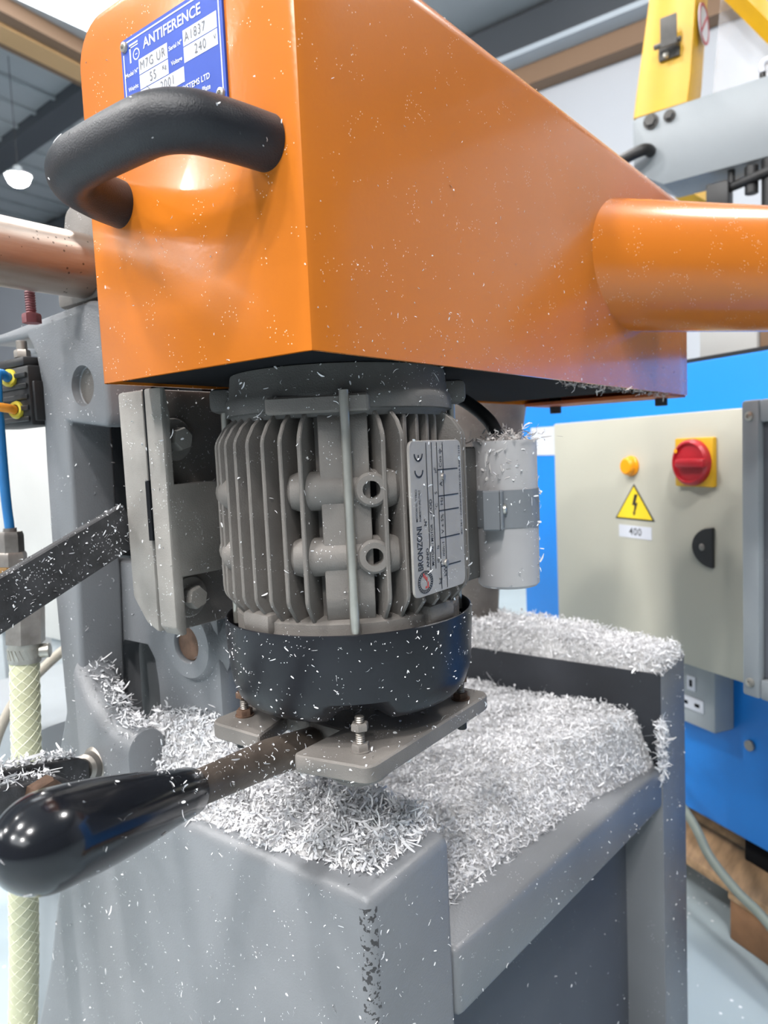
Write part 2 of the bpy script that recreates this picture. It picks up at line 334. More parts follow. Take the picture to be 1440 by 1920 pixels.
# rear round post
bm = B(); lathe(bm, [(0, .315), (.078, .315), (.076, .27), (.064, .20), (.050, .13), (.039, .07), (.036, .03), (.040, .01), (.046, 0), (0, 0)], (.545, .262, -.2650), n=40)
link('rear_post', bm, 'cast', base)
# adjusting bolt and bearing plate over the column
bm = B(); prism(bm, [(.200, .0605), (.262, .0605), (.262, .07), (.246, .118), (.232, .124), (.205, .124), (.200, .118)], 'X', .046, .062, .003, 2); link('bearing_plate', bm, 'cast', base)

shaft = thing('guide_shaft', 'thick worn copper coloured steel shaft clamped left of the orange hood', 'shaft', (.043, .227, .081))
bm = B(); cyl(bm, (-.30, .227, .081), (.0458, .227, .081), .0193, 48, .001); link('bar', bm, 'shaft', shaft)
bolt = thing('stop_bolt', 'threaded stop bolt smeared with red thread lock below the shaft', 'bolt', (.0473, .2345, .0535))
bx, by = .0473, .2345
bx, by = .021, .248
bolt.location = (bx, by, .0535)
bm = B(); thread(bm, (bx, by, .0525), (bx, by, .066), .0032, .0014, 14); link('stud', bm, 'redlock', bolt)
bm = B(); hexa(bm, (bx, by, .0470), (0, 0, 1), .0095, .0058); link('nut', bm, 'redlock', bolt)

# ------------------------------------------------------------------ motor
AX, AY = .0885, .0635; A0 = V((AX, AY, 0)); TC = math.radians(-139.4)     # direction from the motor axis towards the rod in front
def mp(r, deg, z): a = TC + math.radians(deg); return V((AX + r * math.cos(a), AY + r * math.sin(a), z))
motor = thing('electric_motor', 'dusty finned grey electric motor with black cowl hanging under the orange hood', 'motor', (AX, AY, -.172))
bm = B(); lathe(bm, [(0, -.126), (.0470, -.126), (.0470, -.018), (0, -.018)], A0, n=64); link('body', bm, 'cast', motor)
fin = None
prof = [(.046, -.018), (.0560, -.0205), (.0620, -.0255), (.0655, -.031), (.0665, -.034), (.0665, -.108), (.0655, -.111), (.0560, -.1225), (.046, -.1235)]
nfin = 43; placed = 0
for i in range(nfin):
    deg = (i + .5) * 360 / nfin - 180
    if abs(deg) < 10: continue                # the lug pad is here
    if 27 < deg < 66:                          # under the rating plate the fins are cut lower
        pr = [(r if r < .06 else .060, z) for r, z in prof]
        pr = [(.046, -.018), (.0545, -.0205), (.0560, -.024), (.0560, -.1090), (.0645, -.1095), (.0655, -.1120), (.0560, -.1225), (.046, -.1235)]
    else: pr = prof
    key = len(pr)
    bm = B(); prism(bm, pr, 'Y', -.0011, .0011, .0005, 1, rall=True)
    if fin is None: fin = {}
    if key not in fin:
        o = link('cooling_fin', bm, 'cast', motor); fin[key] = o.data
    else:
        bm.free(); o = bpy.data.objects.new('cooling_fin', fin[key]); COL.objects.link(o); o.parent = motor
    o.location = (0, 0, .172); o.rotation_euler = (0, 0, TC + math.radians(deg)); placed += 1
# upper bearing shield and rim
bm = B(); lathe(bm, [(0, .0010), (.0565, .0010), (.0568, 0),  (.0578, -.010), (.0595, -.0120), (.0600, -.0150), (.0600, -.0195), (.0575, -.0200), (.0560, -.023), (0, -.023)], A0, n=72)
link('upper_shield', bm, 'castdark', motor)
for d, nm in ((0, 'lug'), (90, 'lug'), (-90, 'lug'), (180, 'lug')):
    bm = B(); b = B(); box(b, (.052, -.0085, -.0165), (.0675, .0085, -.004), .003, 2); merge(bm, b, Matrix.Translation(A0) @ Matrix.Rotation(TC + math.radians(d), 4, 'Z')); 
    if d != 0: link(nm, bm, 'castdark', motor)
    else: bm.free()
bm = B(); b = B(); box(b, (.054, -.024, -.0215), (.0607, .024, -.0135), .001, 1); merge(bm, b, Matrix.Translation(A0) @ Matrix.Rotation(TC + math.radians(-10), 4, 'Z')); link('rim_flat', bm, 'cast', motor)
# lower shield inside the cowl lip with foot pads
bm = B(); lathe(bm, [(0, -.1185), (.0575, -.1185), (.0600, -.1200), (.0600, -.140), (0, -.140)], A0, n=64); link('lower_shield', bm, 'cast', motor)
for d in (-48, 48, 132, -132):
    bm = B(); b = B(); box(b, (.046, -.011, -.1265), (.0627, .011, -.1155), .003, 2); merge(bm, b, Matrix.Translation(A0) @ Matrix.Rotation(TC + math.radians(d), 4, 'Z')); link('shield_pad', bm, 'cast', motor)
# lug pad in front: two flat ribs joined by two bored cross bosses
R4 = Matrix.Translation(A0) @ Matrix.Rotation(TC, 4, 'Z')
bm = B()
b = B(); prism(b, [(.046, -.019), (.0540, -.0205), (.0580, -.0255), (.0595, -.030), (.0595, -.1085), (.0585, -.112), (.0540, -.1220), (.046, -.1235)], 'Y', -.0105, .0125, .0009, 2); merge(bm, b, R4)
link('lug_pad', bm, 'cast', motor)
for zc in (-.0575, -.0885):
    bm = B(); b = B()
    tube(b, [(.0525, -.0265, zc), (.0525, -.0245, zc), (.0525, -.021, zc), (.0525, .021, zc), (.0525, .0245, zc), (.0525, .0265, zc)], [.005, .0080, .0092, .0092, .0080, .005], 24)
    cyl(b, (.0500, .0128, zc), (.0634, .0128, zc), .0080, 28, .0012)
    cyl(b, (.050, -.0135, zc), (.0595, -.0135, zc), .0085, 20, .003)
    merge(bm, b, R4); boss = link('cross_boss', bm, 'cast', motor)
    bm = B(); b = B(); cyl(b, (.0545, .0128, zc), (.075, .0128, zc), .0041, 24); merge(bm, b, R4); cut(boss, bm)
    bm = B(); b = B(); lathe(b, [(.0040, 0), (0, -.0002)], (.0547, .0128, zc), (1, 0, 0), 20); merge(bm, b, R4); tag(link('hole', bm, 'void', boss), 'dark bored hole')
    for d in (-88, -68):
        bm = B(); q = mp(.0585, d, zc - .001); bmesh.ops.create_uvsphere(bm, u_segments=16, v_segments=10, radius=.0095, matrix=Matrix.Translation(q)); link('side_boss', bm, 'cast', motor)
# through rods
for d in (2, 92, 182, -88):
    bm = B(); r = .0631 if d == 2 else .0605; cyl(bm, mp(r, d, -.1290), mp(r, d, -.0118), .0023, 16); rod = link('through_rod', bm, 'zinc', motor)
# cowl
bm = B(); lathe(bm, [(.0640, -.150), (.0655, -.1245), (.0659, -.1236), (.0665, -.1240), (.0668, -.130), (.0662, -.140), (.0655, -.151), (.0645, -.157), (.0622, -.1635), (.0590, -.1672), (.0540, -.1690), (.030, -.1700), (0, -.1700)], A0, n=96)
for v in bm.verts:
    a = math.degrees(math.atan2(v.co.y - AY, v.co.x - AX)) - math.degrees(TC); a = (a + 180) % 360 - 180
    r = math.hypot(v.co.x - AX, v.co.y - AY)
    for d0 in (2, 92, 182, -88):
        dd = abs((a - d0 + 180) % 360 - 180)
        if v.co.z < -.1625 and r > .05 and dd < 17:
            f = min(1, (17 - dd) / 9); v.co.z += .0062 * f
            if r > .058: v.co.x += (AX - v.co.x) * .035 * f; v.co.y += (AY - v.co.y) * .035 * f
bmesh.ops.recalc_face_normals(bm, faces=bm.faces[:])
link('cowl', bm, 'cowl', motor)
# lower flange plate with the notch for the lever
bm = B()
def rc(pts, rad, n=5):      # round the corners of a plan polygon
    out = []
    for i, p in enumerate(pts):
        a, c = V(pts[i - 1]), V(pts[(i + 1) % len(pts)]); p = V(p); u = (a - p).normalized() * rad; v = (c - p).normalized() * rad
        for t in np.linspace(0, 1, n).tolist(): q = (1 - t) ** 2 * (p + u) + 2 * t * (1 - t) * p + t * t * (p + v); out.append((q.x, q.y))
    return out
pl = rc([(.0300, .0072), (.1470, .0098), (.1470, .1190), (.0315, .1185), (.0315, .0870)], .008) + [(.060, .0870), (.060, .0485)] + [(.026, .0485), (.0240, .046)]
prism(bm, pl, 'Z', -.1895, -.1808, .0009, 1); link('flange_plate', bm, 'cast', motor)
for d in (2, 92, 182, -88):
    q = mp(.0600, d, 0)
    bm = B(); thread(bm, (q.x, q.y, -.1955), (q.x, q.y, -.1640), .0024, .0010, 14); s = link('stud', bm, 'steel', motor)
    bm = B(); hexa(bm, (q.x, q.y, -.1705), (0, 0, 1), .0075, .0034); hexa(bm, (q.x, q.y, -.1811), (0, 0, 1), .0078, .0042); lathe(bm, [(0, 0), (.0052, 0), (.0052, .0009), (0, .0009)], (q.x, q.y, -.1810), n=20); link('nut', bm, 'rust' if d != 2 else 'cast', s)
for q in ((.128, .0185), (.128, .108), (.045, .108)):
    bm = B(); cyl(bm, (*q, -.1975), (*q, -.1893), .0028, 14); link('bolt_end', bm, 'rubber', motor)
bm = B(); cyl(bm, (.058, .036, -.2010), (.058, .036, -.1893), .0165, 24, .003); link('pivot_boss', bm, 'cast', motor)
# rating plate (faces the blue machine side), lettering reads upwards
PX0, PX1, PZ0, PZ1, PY = .0560, .1005, -.1082, -.0362, -.0040
def tilt(p): return p
bm = B(); prism(bm, rc([(PX0, PZ0), (PX1, PZ0), (PX1, PZ1), (PX0, PZ1)], .004), 'Y', PY, PY + .0014, .0002, 1); rp = link('rating_plate', bm, 'plate', motor)
U = V((0, 0, 1)); W_ = V((-1, 0, 0))              # reading direction = up, letter tops point towards -X
def pt(u, v): return V((PX0 + v, PY, PZ0 + u))  # u along the length from the bottom, v across from the front edge
bm = B(); 
def tx(s, u, v, size, bold=0, sx=1., al='LEFT', sp=1.): text(bm, s, pt(u, v), U, W_, size, bold, al, sx, .00015, sp)
tx('BRONZONI', .0122, .0056, .0058, .014, .68, sp=1.0)
tx('MOTORI ELETTRICI', .0350, .0040, .0021, .006, .82); tx('RAMISETO (RE) ITALY', .0350, .0066, .0021, .006, .72)
tx('ANNO', .0130, .0115, .0030, .01); tx('N°', .0325, .0108, .0030, .01)
tx('MOTORE / MOTOR', .0132, .0158, .0028, .006, .82); tx('~ COD', .0350, .0157, .0031, .01)
tx('IP', .0140, .0205, .0029); tx('Is', .0205, .0205, .0029); tx('°C', .0392, .0205, .0029); tx('S', .0465, .0205, .0032); tx('µF', .0565, .0205, .0029)
tx('kg', .0035, .0212, .0034); tx('kW', .0065, .0262, .0034); tx('min-1', .0165, .0252, .0032); tx('V ± 5%', .0275, .0252, .0032); tx('Hz', .0410, .0252, .0034); tx('A', .0500, .0252, .0036); tx('Cos φ', .0590, .0252, .0034)
tx('IEC 34-1 - CONDENSATORI CELLA RANG 1110', .0250, .0425, .0021, .01, 1.02)
def ln(u0, v0, u1, v1, t=.00028):
    a, b = pt(u0, v0), pt(u1, v1); d = (b - a).normalized(); n = d.cross(V((0, -1, 0))) * t
    bm.faces.new([bm.verts.new(x + V((0, -.00015, 0))) for x in (a - n, b - n, b + n, a + n)])
for v in (.0135, .0180, .0225): ln(.0115 if v < .02 else .001, v, .071, v)
ln(.001, .0275, .071, .0275)
for u in (.0118, .0255, .0385, .0455, .0580): ln(u, .0225, u, .0405)
for q0, r0 in ((.0585, .0036), (.0660, .0036)):       # the CE mark
    for i in range(14):
        a0 = PI / 2 + i * PI / 14; a1 = a0 + PI / 14; f = [(math.cos(a) * rr, math.sin(a) * rr) for a, rr in ((a0, r0), (a1, r0), (a1, r0 - .0009), (a0, r0 - .0009))]
        bm.faces.new([bm.verts.new(pt(q0 + x, .0070 - y) + V((0, -.00015, 0))) for x, y in f])
ln(.0626, .0070, .0655, .0070, .00045)
link('lettering', bm, 'ink', rp)
bm = B()
for i in range(26):
    a = i * 2 * PI / 26; bm.faces.new([bm.verts.new(pt(.0066 + math.cos(q) * r * .86, .0088 + math.sin(q) * r) + V((0, -.00015, 0))) for q, r in ((a - .06, .0046), (a + .06, .0046), (a + .06, .0058), (a - .06, .0058))])
for i in range(40):
    for r0, r1 in ((.0043, .0046), (.0058, .0062)):
        a = i * 2 * PI / 40; b_ = a + 2 * PI / 40; bm.faces.new([bm.verts.new(pt(.0066 + math.cos(q) * r * .86, .0088 + math.sin(q) * r) + V((0, -.00015, 0))) for q, r in ((a, r0), (b_, r0), (b_, r1), (a, r1))])
link('gear_emblem', bm, 'ink', rp)
bm = B()
for k_ in range(3): quad(bm, pt(.0068 + .001 * k_ , .0103 - .0012 * k_), U, W_, .0020, .0009, .0002)
quad(bm, pt(.0036, .0112), U, W_, .003, .0009, .0002); quad(bm, pt(.0036, .0098), U, W_, .001, .0012, .0002)
link('emblem_mark', bm, 'redink', rp)
for u, v in ((.0130, .0272), (.0545, .0272)):
    bm = B(); q = pt(u, v); lathe(bm, [(.0017, 0), (.0014, .0008), (0, .0011)], q, (0, -1, 0), 16); link('rivet', bm, 'steel', rp)
# capacitor
cx, cy = .1742, .0105
bm = B(); lathe(bm, [(0, -.1228), (.0165, -.1228), (.0180, -.1212), (.0184, -.080), (.0184, -.0385), (.0180, -.0372), (.0172, -.0372), (.0165, -.0392), (0, -.0392)], (cx, cy, 0), n=48); cap = link('capacitor', bm, 'capac', motor)
bm = B(); lathe(bm, [(.0184, -.0870), (.0190, -.0870), (.0190, -.0655), (.0184, -.0655)], (cx, cy, 0), n=48)
link('clamp_band', bm, 'strap', cap)
ed = V((-.82, -.30, 0)).normalized()
eb = V((cx, cy, 0)) + ed * .0205
bm = B(); b = B(); box(b, (-.007, -.0012, -.0875), (.006, .0012, -.0650), .0008, 1); box(b, (-.007, -.001, -.0875), (-.0046, .010, -.0650), .0008, 1)
merge(bm, b, Matrix.Translation(eb) @ Matrix.Rotation(math.atan2(ed.y, ed.x) + PI, 4, 'Z')); link('clamp_ear', bm, 'strap', cap)
sn = V((ed.y, -ed.x, 0)); sn = sn if sn.dot(CAM - eb) > 0 else -sn
bm = B(); lathe(bm, [(.0028, 0), (.0026, .0014), (.0012, .0020), (0, .0016)], eb + V((0, 0, -.076)) + sn * .0011, sn, 18); link('clamp_screw', bm, 'zinc', cap)
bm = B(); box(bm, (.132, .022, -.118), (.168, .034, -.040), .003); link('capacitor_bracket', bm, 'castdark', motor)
bm = B(); tube(bm, smooth_path([(.160, .075, -.0035), (.172, .062, -.0040), (.1820, .046, -.009), (.183, .026, -.024), (.1790, .016, -.0395)], 8), .0042, 14); link('capacitor_cable', bm, 'rubber', motor)

# ------------------------------------------------------------------ slide bracket left of the motor
sl = thing('slide_bracket', 'dusty cast slide bracket with two recessed bolts between column and motor', 'bracket', (.06, .155, -.14))
bm = B()
prism(bm, [(.153, -.001), (.176, -.001), (.1755, -.117), (.164, -.131), (.153, -.136)], 'X', .0285, .0720, .0018, 2); link('slide_block', bm, 'castlight', sl)
bm = B()
prism(bm, [(.0275, -.001), (.037, -.001), (.037, -.0115), (.072, -.0115), (.072, -.050), (.0335, -.050), (.0335, -.0130), (.0275, -.0130)][:0] or
      [(.0275, -.0010), (.0275, -.131), (.0310, -.136), (.0345, -.136), (.0345, -.104), (.0700, -.104), (.0700, -.0530), (.0330, -.0530), (.0330, -.0150), (.0310, -.0010)], 'Y', .1352, .1495, .0010, 2)
link('clamp_plate', bm, 'castlight', sl)
bm = B(); box(bm, (.033, .1470, -.136), (.090, .1525, -.001), .001); link('pocket_wall', bm, 'cast', sl)
bm = B(); box(bm, (.0268, .1497, -.0835), (.0290, .1530, -.0505)); box(bm, (.0278, .1497, -.052), (.0290, .1507, -.001)); link('groove', bm, 'void', sl)
for bxx, bzz in ((.0425, -.0285), (.0455, -.1175)):
    bm = B(); lathe(bm, [(.0118, 0), (.0120, .0015), (.0112, .0026), (0, .0026)], (bxx, .1470, bzz), (0, -1, 0), 28); ws = link('washer', bm, 'castlight', sl)
    bm = B(); hexa(bm, (bxx, .1445, bzz), (0, -1, 0), .0115, .0075, .3); link('bolt_head', bm, 'castlight', ws)

# ------------------------------------------------------------------ flat bar
fb = thing('flat_lever_bar', 'dusty black flat steel bar sloping from the slide bracket to the frame edge', 'lever', (.02, .166, -.078))
bm = B(); b = B(); box(b, (-.001, -.0028, -.0128), (.20, .0028, .0128), .0008, 1)
dv = V((-.0800, -.0045, -.0322)).normalized(); yv = V((0, 0, 1)).cross(dv).normalized(); zv = dv.cross(yv)
mt4 = Matrix((dv, yv, zv)).transposed().to_4x4(); mt4.translation = V((.0330, .1815, -.0760)); merge(bm, b, mt4); link('bar', bm, 'flatbar', fb)

# ------------------------------------------------------------------ control lever with black grip
P0_, P1_ = V((.0480, .0655, -.1915)), V((-.0180, .0690, -.1870))
lv = thing('control_lever', 'brown steel lever with glossy black bulb grip reaching out under the motor', 'lever', tuple(P0_))
G1 = V((-.1200, .0216, -.1522)); G0 = V((-.0232, .0641, -.1836)); gd = (G1 - G0).normalized()
bm = B(); tube(bm, [V((.0575, .0672, -.1925)), V((.0300, .0690, -.1890)), G0 - gd * .002, G0 + gd * .02], [.0095, .0092, .0078, .0076], 24); link('steel_arm', bm, 'bar', lv)
Lg = (G1 - G0).length
pr = [(0, 0), (.0080, 0), (.0098, .0006), (.0104, .0022), (.0112, .015)] 
for t in np.linspace(.2, .82, 8): pr.append((.0112 + (.0158 - .0112) * math.sin(min(1, (t - .15) / .62) * PI / 2), Lg * t))
for a in np.linspace(.15, PI / 2, 9): pr.append((.0158 * math.cos(a), Lg * .82 + Lg * .18 * math.sin(a)))
pr[-1] = (0, Lg); bm = B(); lathe(bm, pr, G0, gd, 48); link('grip', bm, 'black', lv)

# ------------------------------------------------------------------ clevis linkage at the lower left
cl = thing('clevis_linkage', 'two black flat bars bolted as a clevis to the base, heaped with white shavings', 'linkage', (.02, .23, -.235))
def skewbar(x0, x1, y0, y1, zt_, h, drop, r):
    bm = B(); prism(bm, [(x0, zt_ + drop), (x1 - .006, zt_ + .0006), (x1, zt_ - .004), (x1, zt_ - h), (x0, zt_ - h + drop)], 'Y', y0, y1, r, 1); return bm
link('rear_bar', skewbar(-.13, .0235, .228, .238, -.2218, .026, .030, .0008), 'flatbar', cl)
link('front_bar', skewbar(-.13, .0020, .210, .2265, -.2215, .026, .026, .0008), 'flatbar', cl)
bm = B(); cyl(bm, (.0232, .2360, -.2325), (.0325, .2400, -.2345), .0090, 24, .002); cyl(bm, (.032, .2400, -.2345), (.0385, .2410, -.2350), .0118, 26, .002); link('link_pin', bm, 'steel', cl)
bm = B(); hexa(bm, (-.0165, .2099, -.2265), (0, -1, 0), .0205, .0085, .2); link('hex_bolt', bm, 'rust', cl)
bm = B(); thread(bm, (-.0155, .2020, -.2290), (-.0155, .2012, -.2290), .006); bm.free()

# ------------------------------------------------------------------ hose, air tube, valve at the left edge
hs = thing('water_hose', 'clear yellowish braided hose with steel clip and fittings at the left edge', 'hose', (.015, .303, -.32))
HX_, HY_ = .0170, .3040
hp = smooth_path([(.0258, .3043, -.1660), (.0218, .3035, -.22), (.0181, .3030, -.2687), (.0110, .3025, -.32), (.0040, .3022, -.40), (-.012, .303, -.53), (-.03, .306, -.69), (-.08, .32, FLOOR + .012), (-.30, .38, FLOOR + .011)], 8)
bm = B(); tube(bm, hp, .0094, 24); hbody = link('hose_tube', bm, 'hose', hs)
bm = B()
for hand in (1, -1):
    for ph in range(7):
        pts = []; Ls = 0
        for i in range(0, len(hp) - 30):
            if i: Ls += (hp[i] - hp[i - 1]).length
            for sub in (0, .34, .67):
                p = hp[i].lerp(hp[i + 1], sub); s_ = Ls + sub * (hp[i + 1] - hp[i]).length; a = hand * s_ / .0160 * 2.0 + ph * 2 * PI / 7
                pts.append(p + V((math.cos(a), math.sin(a), 0)) * .00948)
        tube(bm, pts, .00032, 4, caps=False)
link('braid', bm, 'braid', hbody)
def hpt(dx, z): return (.0262 + dx + (z + .166) * .07, .3044, z)
bm = B(); tube(bm, [hpt(0, -.1600), hpt(0, -.1730)], .0106, 28)
for i in range(22):
    b = B(); box(b, (.0104, -.0007, -.0036), (.0110, .0007, .0036)); merge(bm, b, Matrix.Translation(hpt(0, -.1665)) @ Matrix.Rotation(i * 2 * PI / 22, 4, 'Z') @ Matrix.Rotation(.35, 4, 'X'))
clip = link('hose_clip', bm, 'zinc', hs)
q = V(hpt(0, -.1665)); cd = V((.75, -.65, 0)).normalized()
bm = B(); hexa(bm, q + cd * .0135, cd, .0084, .0030); cyl(bm, q + cd * .009, q + cd * .0162, .0050, 18); link('clip_screw', bm, 'zinc', clip)
bm = B(); hexa(bm, hpt(.0008, -.1600), (.07, 0, 1), .0222, .0350, .35, False); link('hex_coupling', bm, 'nickel', hs)
bm = B(); hexa(bm, (.0262, .3118, -.1300), (.03, 0, 1), .0198, .0228, .2); link('brass_nut', bm, 'brass', hs)
bm = B(); hexa(bm, (.0266, .3119, -.1070), (.03, 0, 1), .0168, .0095, .35); link('lock_nut', bm, 'nickel', hs)
bm = B(); hexa(bm, (.0268, .3120, -.0980), (.03, 0, 1), .0140, .0145, .1); lathe(bm, [(.0043, 0), (.0043, .003), (0, .003)], (.0270, .3120, -.0840), n=16); link('tube_fitting', bm, 'nickel', hs)
bm = B(); cyl(bm, (.0266, .3080, -.1330), (.0266, .3100, -.1220), .0090, 20); link('stem', bm, 'brass', hs)
at_ = thing('air_tube', 'bright blue air tube running down from valve to brass fitting', 'tube', (.02, .29, -.078))
bm = B(); tube(bm, smooth_path([(.0285, .2995, .0195), (.0225, .2965, .0215), (.0195, .2960, .0170), (.0205, .3000, -.020), (.0245, .3085, -.060), (.0266, .3115, -.0790), (.0268, .3119, -.0850)], 8), .0032, 16); link('tube_run', bm, 'bluetube', at_)
at2 = thing('orange_air_tube', 'short orange air tube plugged into the black valve left of column', 'tube', (.012, .252, -.010))
bm = B(); tube(bm, smooth_path([(.0285, .2945, -.0020), (.022, .2925, -.0010), (.012, .2955, .0002), (-.01, .310, .001), (-.05, .340, .001)], 8), .0030, 16); link('tube_run', bm, 'orangetube', at2)
vb = thing('air_valve', 'black ribbed air valve with yellow collars seen through the column arch', 'valve', (.045, .30, .01))
bm = B(); box(bm, (.0320, .2800, -.0130), (.0520, .335, .0265), .002); box(bm, (.0340, .2770, -.010), (.0500, .2803, .016), .001); box(bm, (.0315, .284, .0262), (.046, .33, .0325), .002)
for i in range(5): box(bm, (.0305, .2815, -.010 + i * .0072), (.0322, .333, -.0068 + i * .0072), .0005, 1)
link('valve_body', bm, 'rubber', vb)
for p, d in (((.0295, .3000, .0195), (-.75, -.55, .1)), ((.0302, .2950, -.0020), (-.9, -.4, .1))):
    bm = B(); lathe(bm, [(.0035, -.004), (.0055, -.004), (.0060, 0), (.0050, .002), (.0034, .002)], p, d, 22); link('collar', bm, 'yellowring', vb)
bm = B(); cyl(bm, (.038, .2965, .0320), (.038, .2965, .0440), .0035, 14); hexa(bm, (.038, .2965, .0330), (0, 0, 1), .009, .005); link('valve_nut', bm, 'steel', vb)

# ------------------------------------------------------------------ orange hood
hood = thing('orange_hood', 'glossy orange sheet steel hood with black pull handle over the motor', 'hood', (.26, .0725, 0))
HY = .1449; HX = .531; TH = .0022
def hoodprof(off):
    top0, r1, r2 = .1715 - off, .020 - off, .012 - off
    p = [(0 + off, 0)]
    for a in np.linspace(PI, PI / 2, 8): p.append((off + r2 + r2 * math.cos(a), top0 - r2 + r2 * math.sin(a)))
    for a in np.linspace(PI / 2, 0, 8): p.append((HY - off - r1 + r1 * math.cos(a), top0 - r1 + r1 * math.sin(a)))
    p.append((HY - off, 0)); return p
bm = B()
for off, flip in ((0, False), (TH, True)):
    P = hoodprof(off); xs = [off + .0035 if not off else off, off + .03, HX - .03, HX - off - (0.0035 if not off else 0)]
    rings = [[bm.verts.new((x, y, z if z == 0 else z + .0105 * x / HX)) for y, z in P] for x in xs]
    for A, C in zip(rings, rings[1:]):
        for i in range(len(P) - 1): bm.faces.new((A[i], C[i], C[i + 1], A[i + 1]) if not flip else (A[i], A[i + 1], C[i + 1], C[i]))
    ends = []
    for R, x in ((rings[0], off), (rings[-1], HX - off)):
        if off: bm.faces.new(R); ends.append(R); continue
        rim = []
        cyc = sum((v.co.y for v in R)) / len(R)
        for v in R:
            y = v.co.y; z = v.co.z; sh = .0035
            ny = y + (sh if y < HY / 2 else -sh) * (1 if (y < .02 or y > HY - .02) else 0); nz = z - (sh if z > .15 else 0)
            rim.append(bm.verts.new((x, ny, nz)))
        # quarter round between the face and the sides
        mid = []
        for v, q in zip(R, rim):
            mid.append(bm.verts.new((x + (1 if x < .2 else -1) * .0010, v.co.y * .72 + q.co.y * .28, v.co.z * .72 + q.co.z * .28)))
        for A, C in ((R, mid), (mid, rim)):
            for i in range(len(R) - 1): bm.faces.new((A[i], A[i + 1], C[i + 1], C[i]))
        bm.faces.new(rim)
        ends.append((R, mid, rim))
    if off == 0: outer = rings
    else: inner = rings
for k_ in (0, -1):     # bottom lip along both long sides
    for A, C, a, c in zip(outer, outer[1:], inner, inner[1:]): bm.faces.new((A[k_], C[k_], c[k_], a[k_]))
bmesh.ops.recalc_face_normals(bm, faces=bm.faces[:])
link('shell', bm, 'orange', hood, 40)
for q in ((.512, .020), (.512, .150 - .022)):
    bm = B(); cyl(bm, (q[0], q[1], -.009), (q[0], q[1], .012), .0058, 16); link('foot', bm, 'rubber', hood)
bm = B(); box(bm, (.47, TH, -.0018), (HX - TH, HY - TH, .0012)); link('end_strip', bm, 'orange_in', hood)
bm = B(); box(bm, (.0045, .0035, .0014), (.42, HY - .0035, .150)); link('hood_dark_fill', bm, 'void', hood)  # unseen black block, added so the hood's underside reads dark
# side tube
td = V((math.cos(.66), -math.sin(.66), 0)); tq = V((.371, 0, .0935))
bm = B(); tube(bm, [tq - td * .07 + V((0, 0, 0)), tq + td * .26], .0490, 64, caps=True); link('side_tube', bm, 'orange', hood)
# pull handle
hz = .0818
hpts = [(.0008, .0180, hz), (-.012, .0196, hz), (-.022, .0215, hz), (-.030, .0240, hz), (-.0360, .0290, hz), (-.0392, .0360, hz), (-.0400, .0450, hz), (-.0402, .0615, hz), (-.0400, .079, hz), (-.0392, .0875, hz), (-.0360, .0975, hz), (-.030, .1050, hz), (-.022, .1100, hz), (-.012, .1145, hz), (.0008, .1180, hz)]
hb = B(); tube(hb, smooth_path(hpts, 4), .0103, 32, flat=1.06); h_ = link('pull_handle', hb, 'grip', hood)
# nameplate
NY, NZ = .1068, .1506       # top left corner; the plate is read towards -Y
bm = B(); prism(bm, rc([(NY, NZ), (.0378, NZ), (.0378, .1030), (NY, .1030)], .001, 3), 'X', -.0012, -.0001, .0001, 1); npl = link('nameplate', bm, 'blueplate', hood)
RR, UU = V((0, -1, 0)), V((0, 0, 1))
def npt(u, v): return V((-.0012, NY - u, NZ - v))
WN, HN = NY - .0378, NZ - .1030
bm = B()
def bar_(u, v, w_, h_): quad(bm, npt(u, v + h_), RR, UU, w_, h_, .0001)
e = .0016; t_ = .0007
bar_(e + .003, e, WN - 2 * e - .003, t_); bar_(e, HN - e, WN - 2 * e, t_); bar_(e, e + .005, t_, HN - 2 * e - .005); bar_(WN - e - t_, e, t_, HN - 2 * e)
text(bm, 'ANTIFERENCE', npt(.0168, .0068), RR, UU, .0062, .020, sx=1.0)
for s, u, v in (('Model N°', .0122, .0160), ('Weight', .0114, .0224), ('Serial N°', .0432, .0152), ('Voltage', .0428, .0216)): text(bm, s, npt(u, v), RR, UU, .0026, .02, 'RIGHT', .95)
text(bm, 'SYSTEMS LTD', npt(.0595, .0342), RR, UU, .0034, .02, 'RIGHT', .9); text(bm, 'Plate', npt(.0595, .0384), RR, UU, .0030, .02, 'RIGHT', .9)
for u, v, w_, h_ in ((.0127, .0120, .0206, .0064), (.0127, .0188, .0206, .0060), (.0127, .0252, .0308, .0062), (.0440, .0112, .0216, .0064), (.0440, .0180, .0216, .0062)): bar_(u, v, w_, h_)
# corner emblem
bar_(.0064, .0036, .0066, .0008); bar_(.0064, .0049, .0066, .0005); bar_(.0064, .0049, .0011, .0066)
for i in range(24):
    a, b_ = i * PI / 12, (i + 1) * PI / 12
    bm.faces.new([bm.verts.new(npt(.0114 + math.cos(q) * r, .0090 - math.sin(q) * r) + V((-.0001, 0, 0))) for q, r in ((a, .0019), (b_, .0019), (b_, .0025), (a, .0025))])
bar_(.0106, .0088, .0016, .0004)
link('white_print', bm, 'white', npl)
bm = B()
for s, u, v in (('M7G UR', .0136, .0153), ('55', .0200, .0220), ('2001', .0270, .0284), ('A1837', .0450, .0145), ('240', .0510, .0212)): text(bm, s, npt(u, v), RR, UU, .0056, -.006, sx=.82, lift=.0003, spacing=1.15)
text(bm, 'Kg', npt(.0292, .0212), RR, UU, .0026, .01, lift=.0003); text(bm, 'V', npt(.0632, .0208), RR, UU, .0026, .01, lift=.0003)
link('engraving', bm, 'engrave', npl)
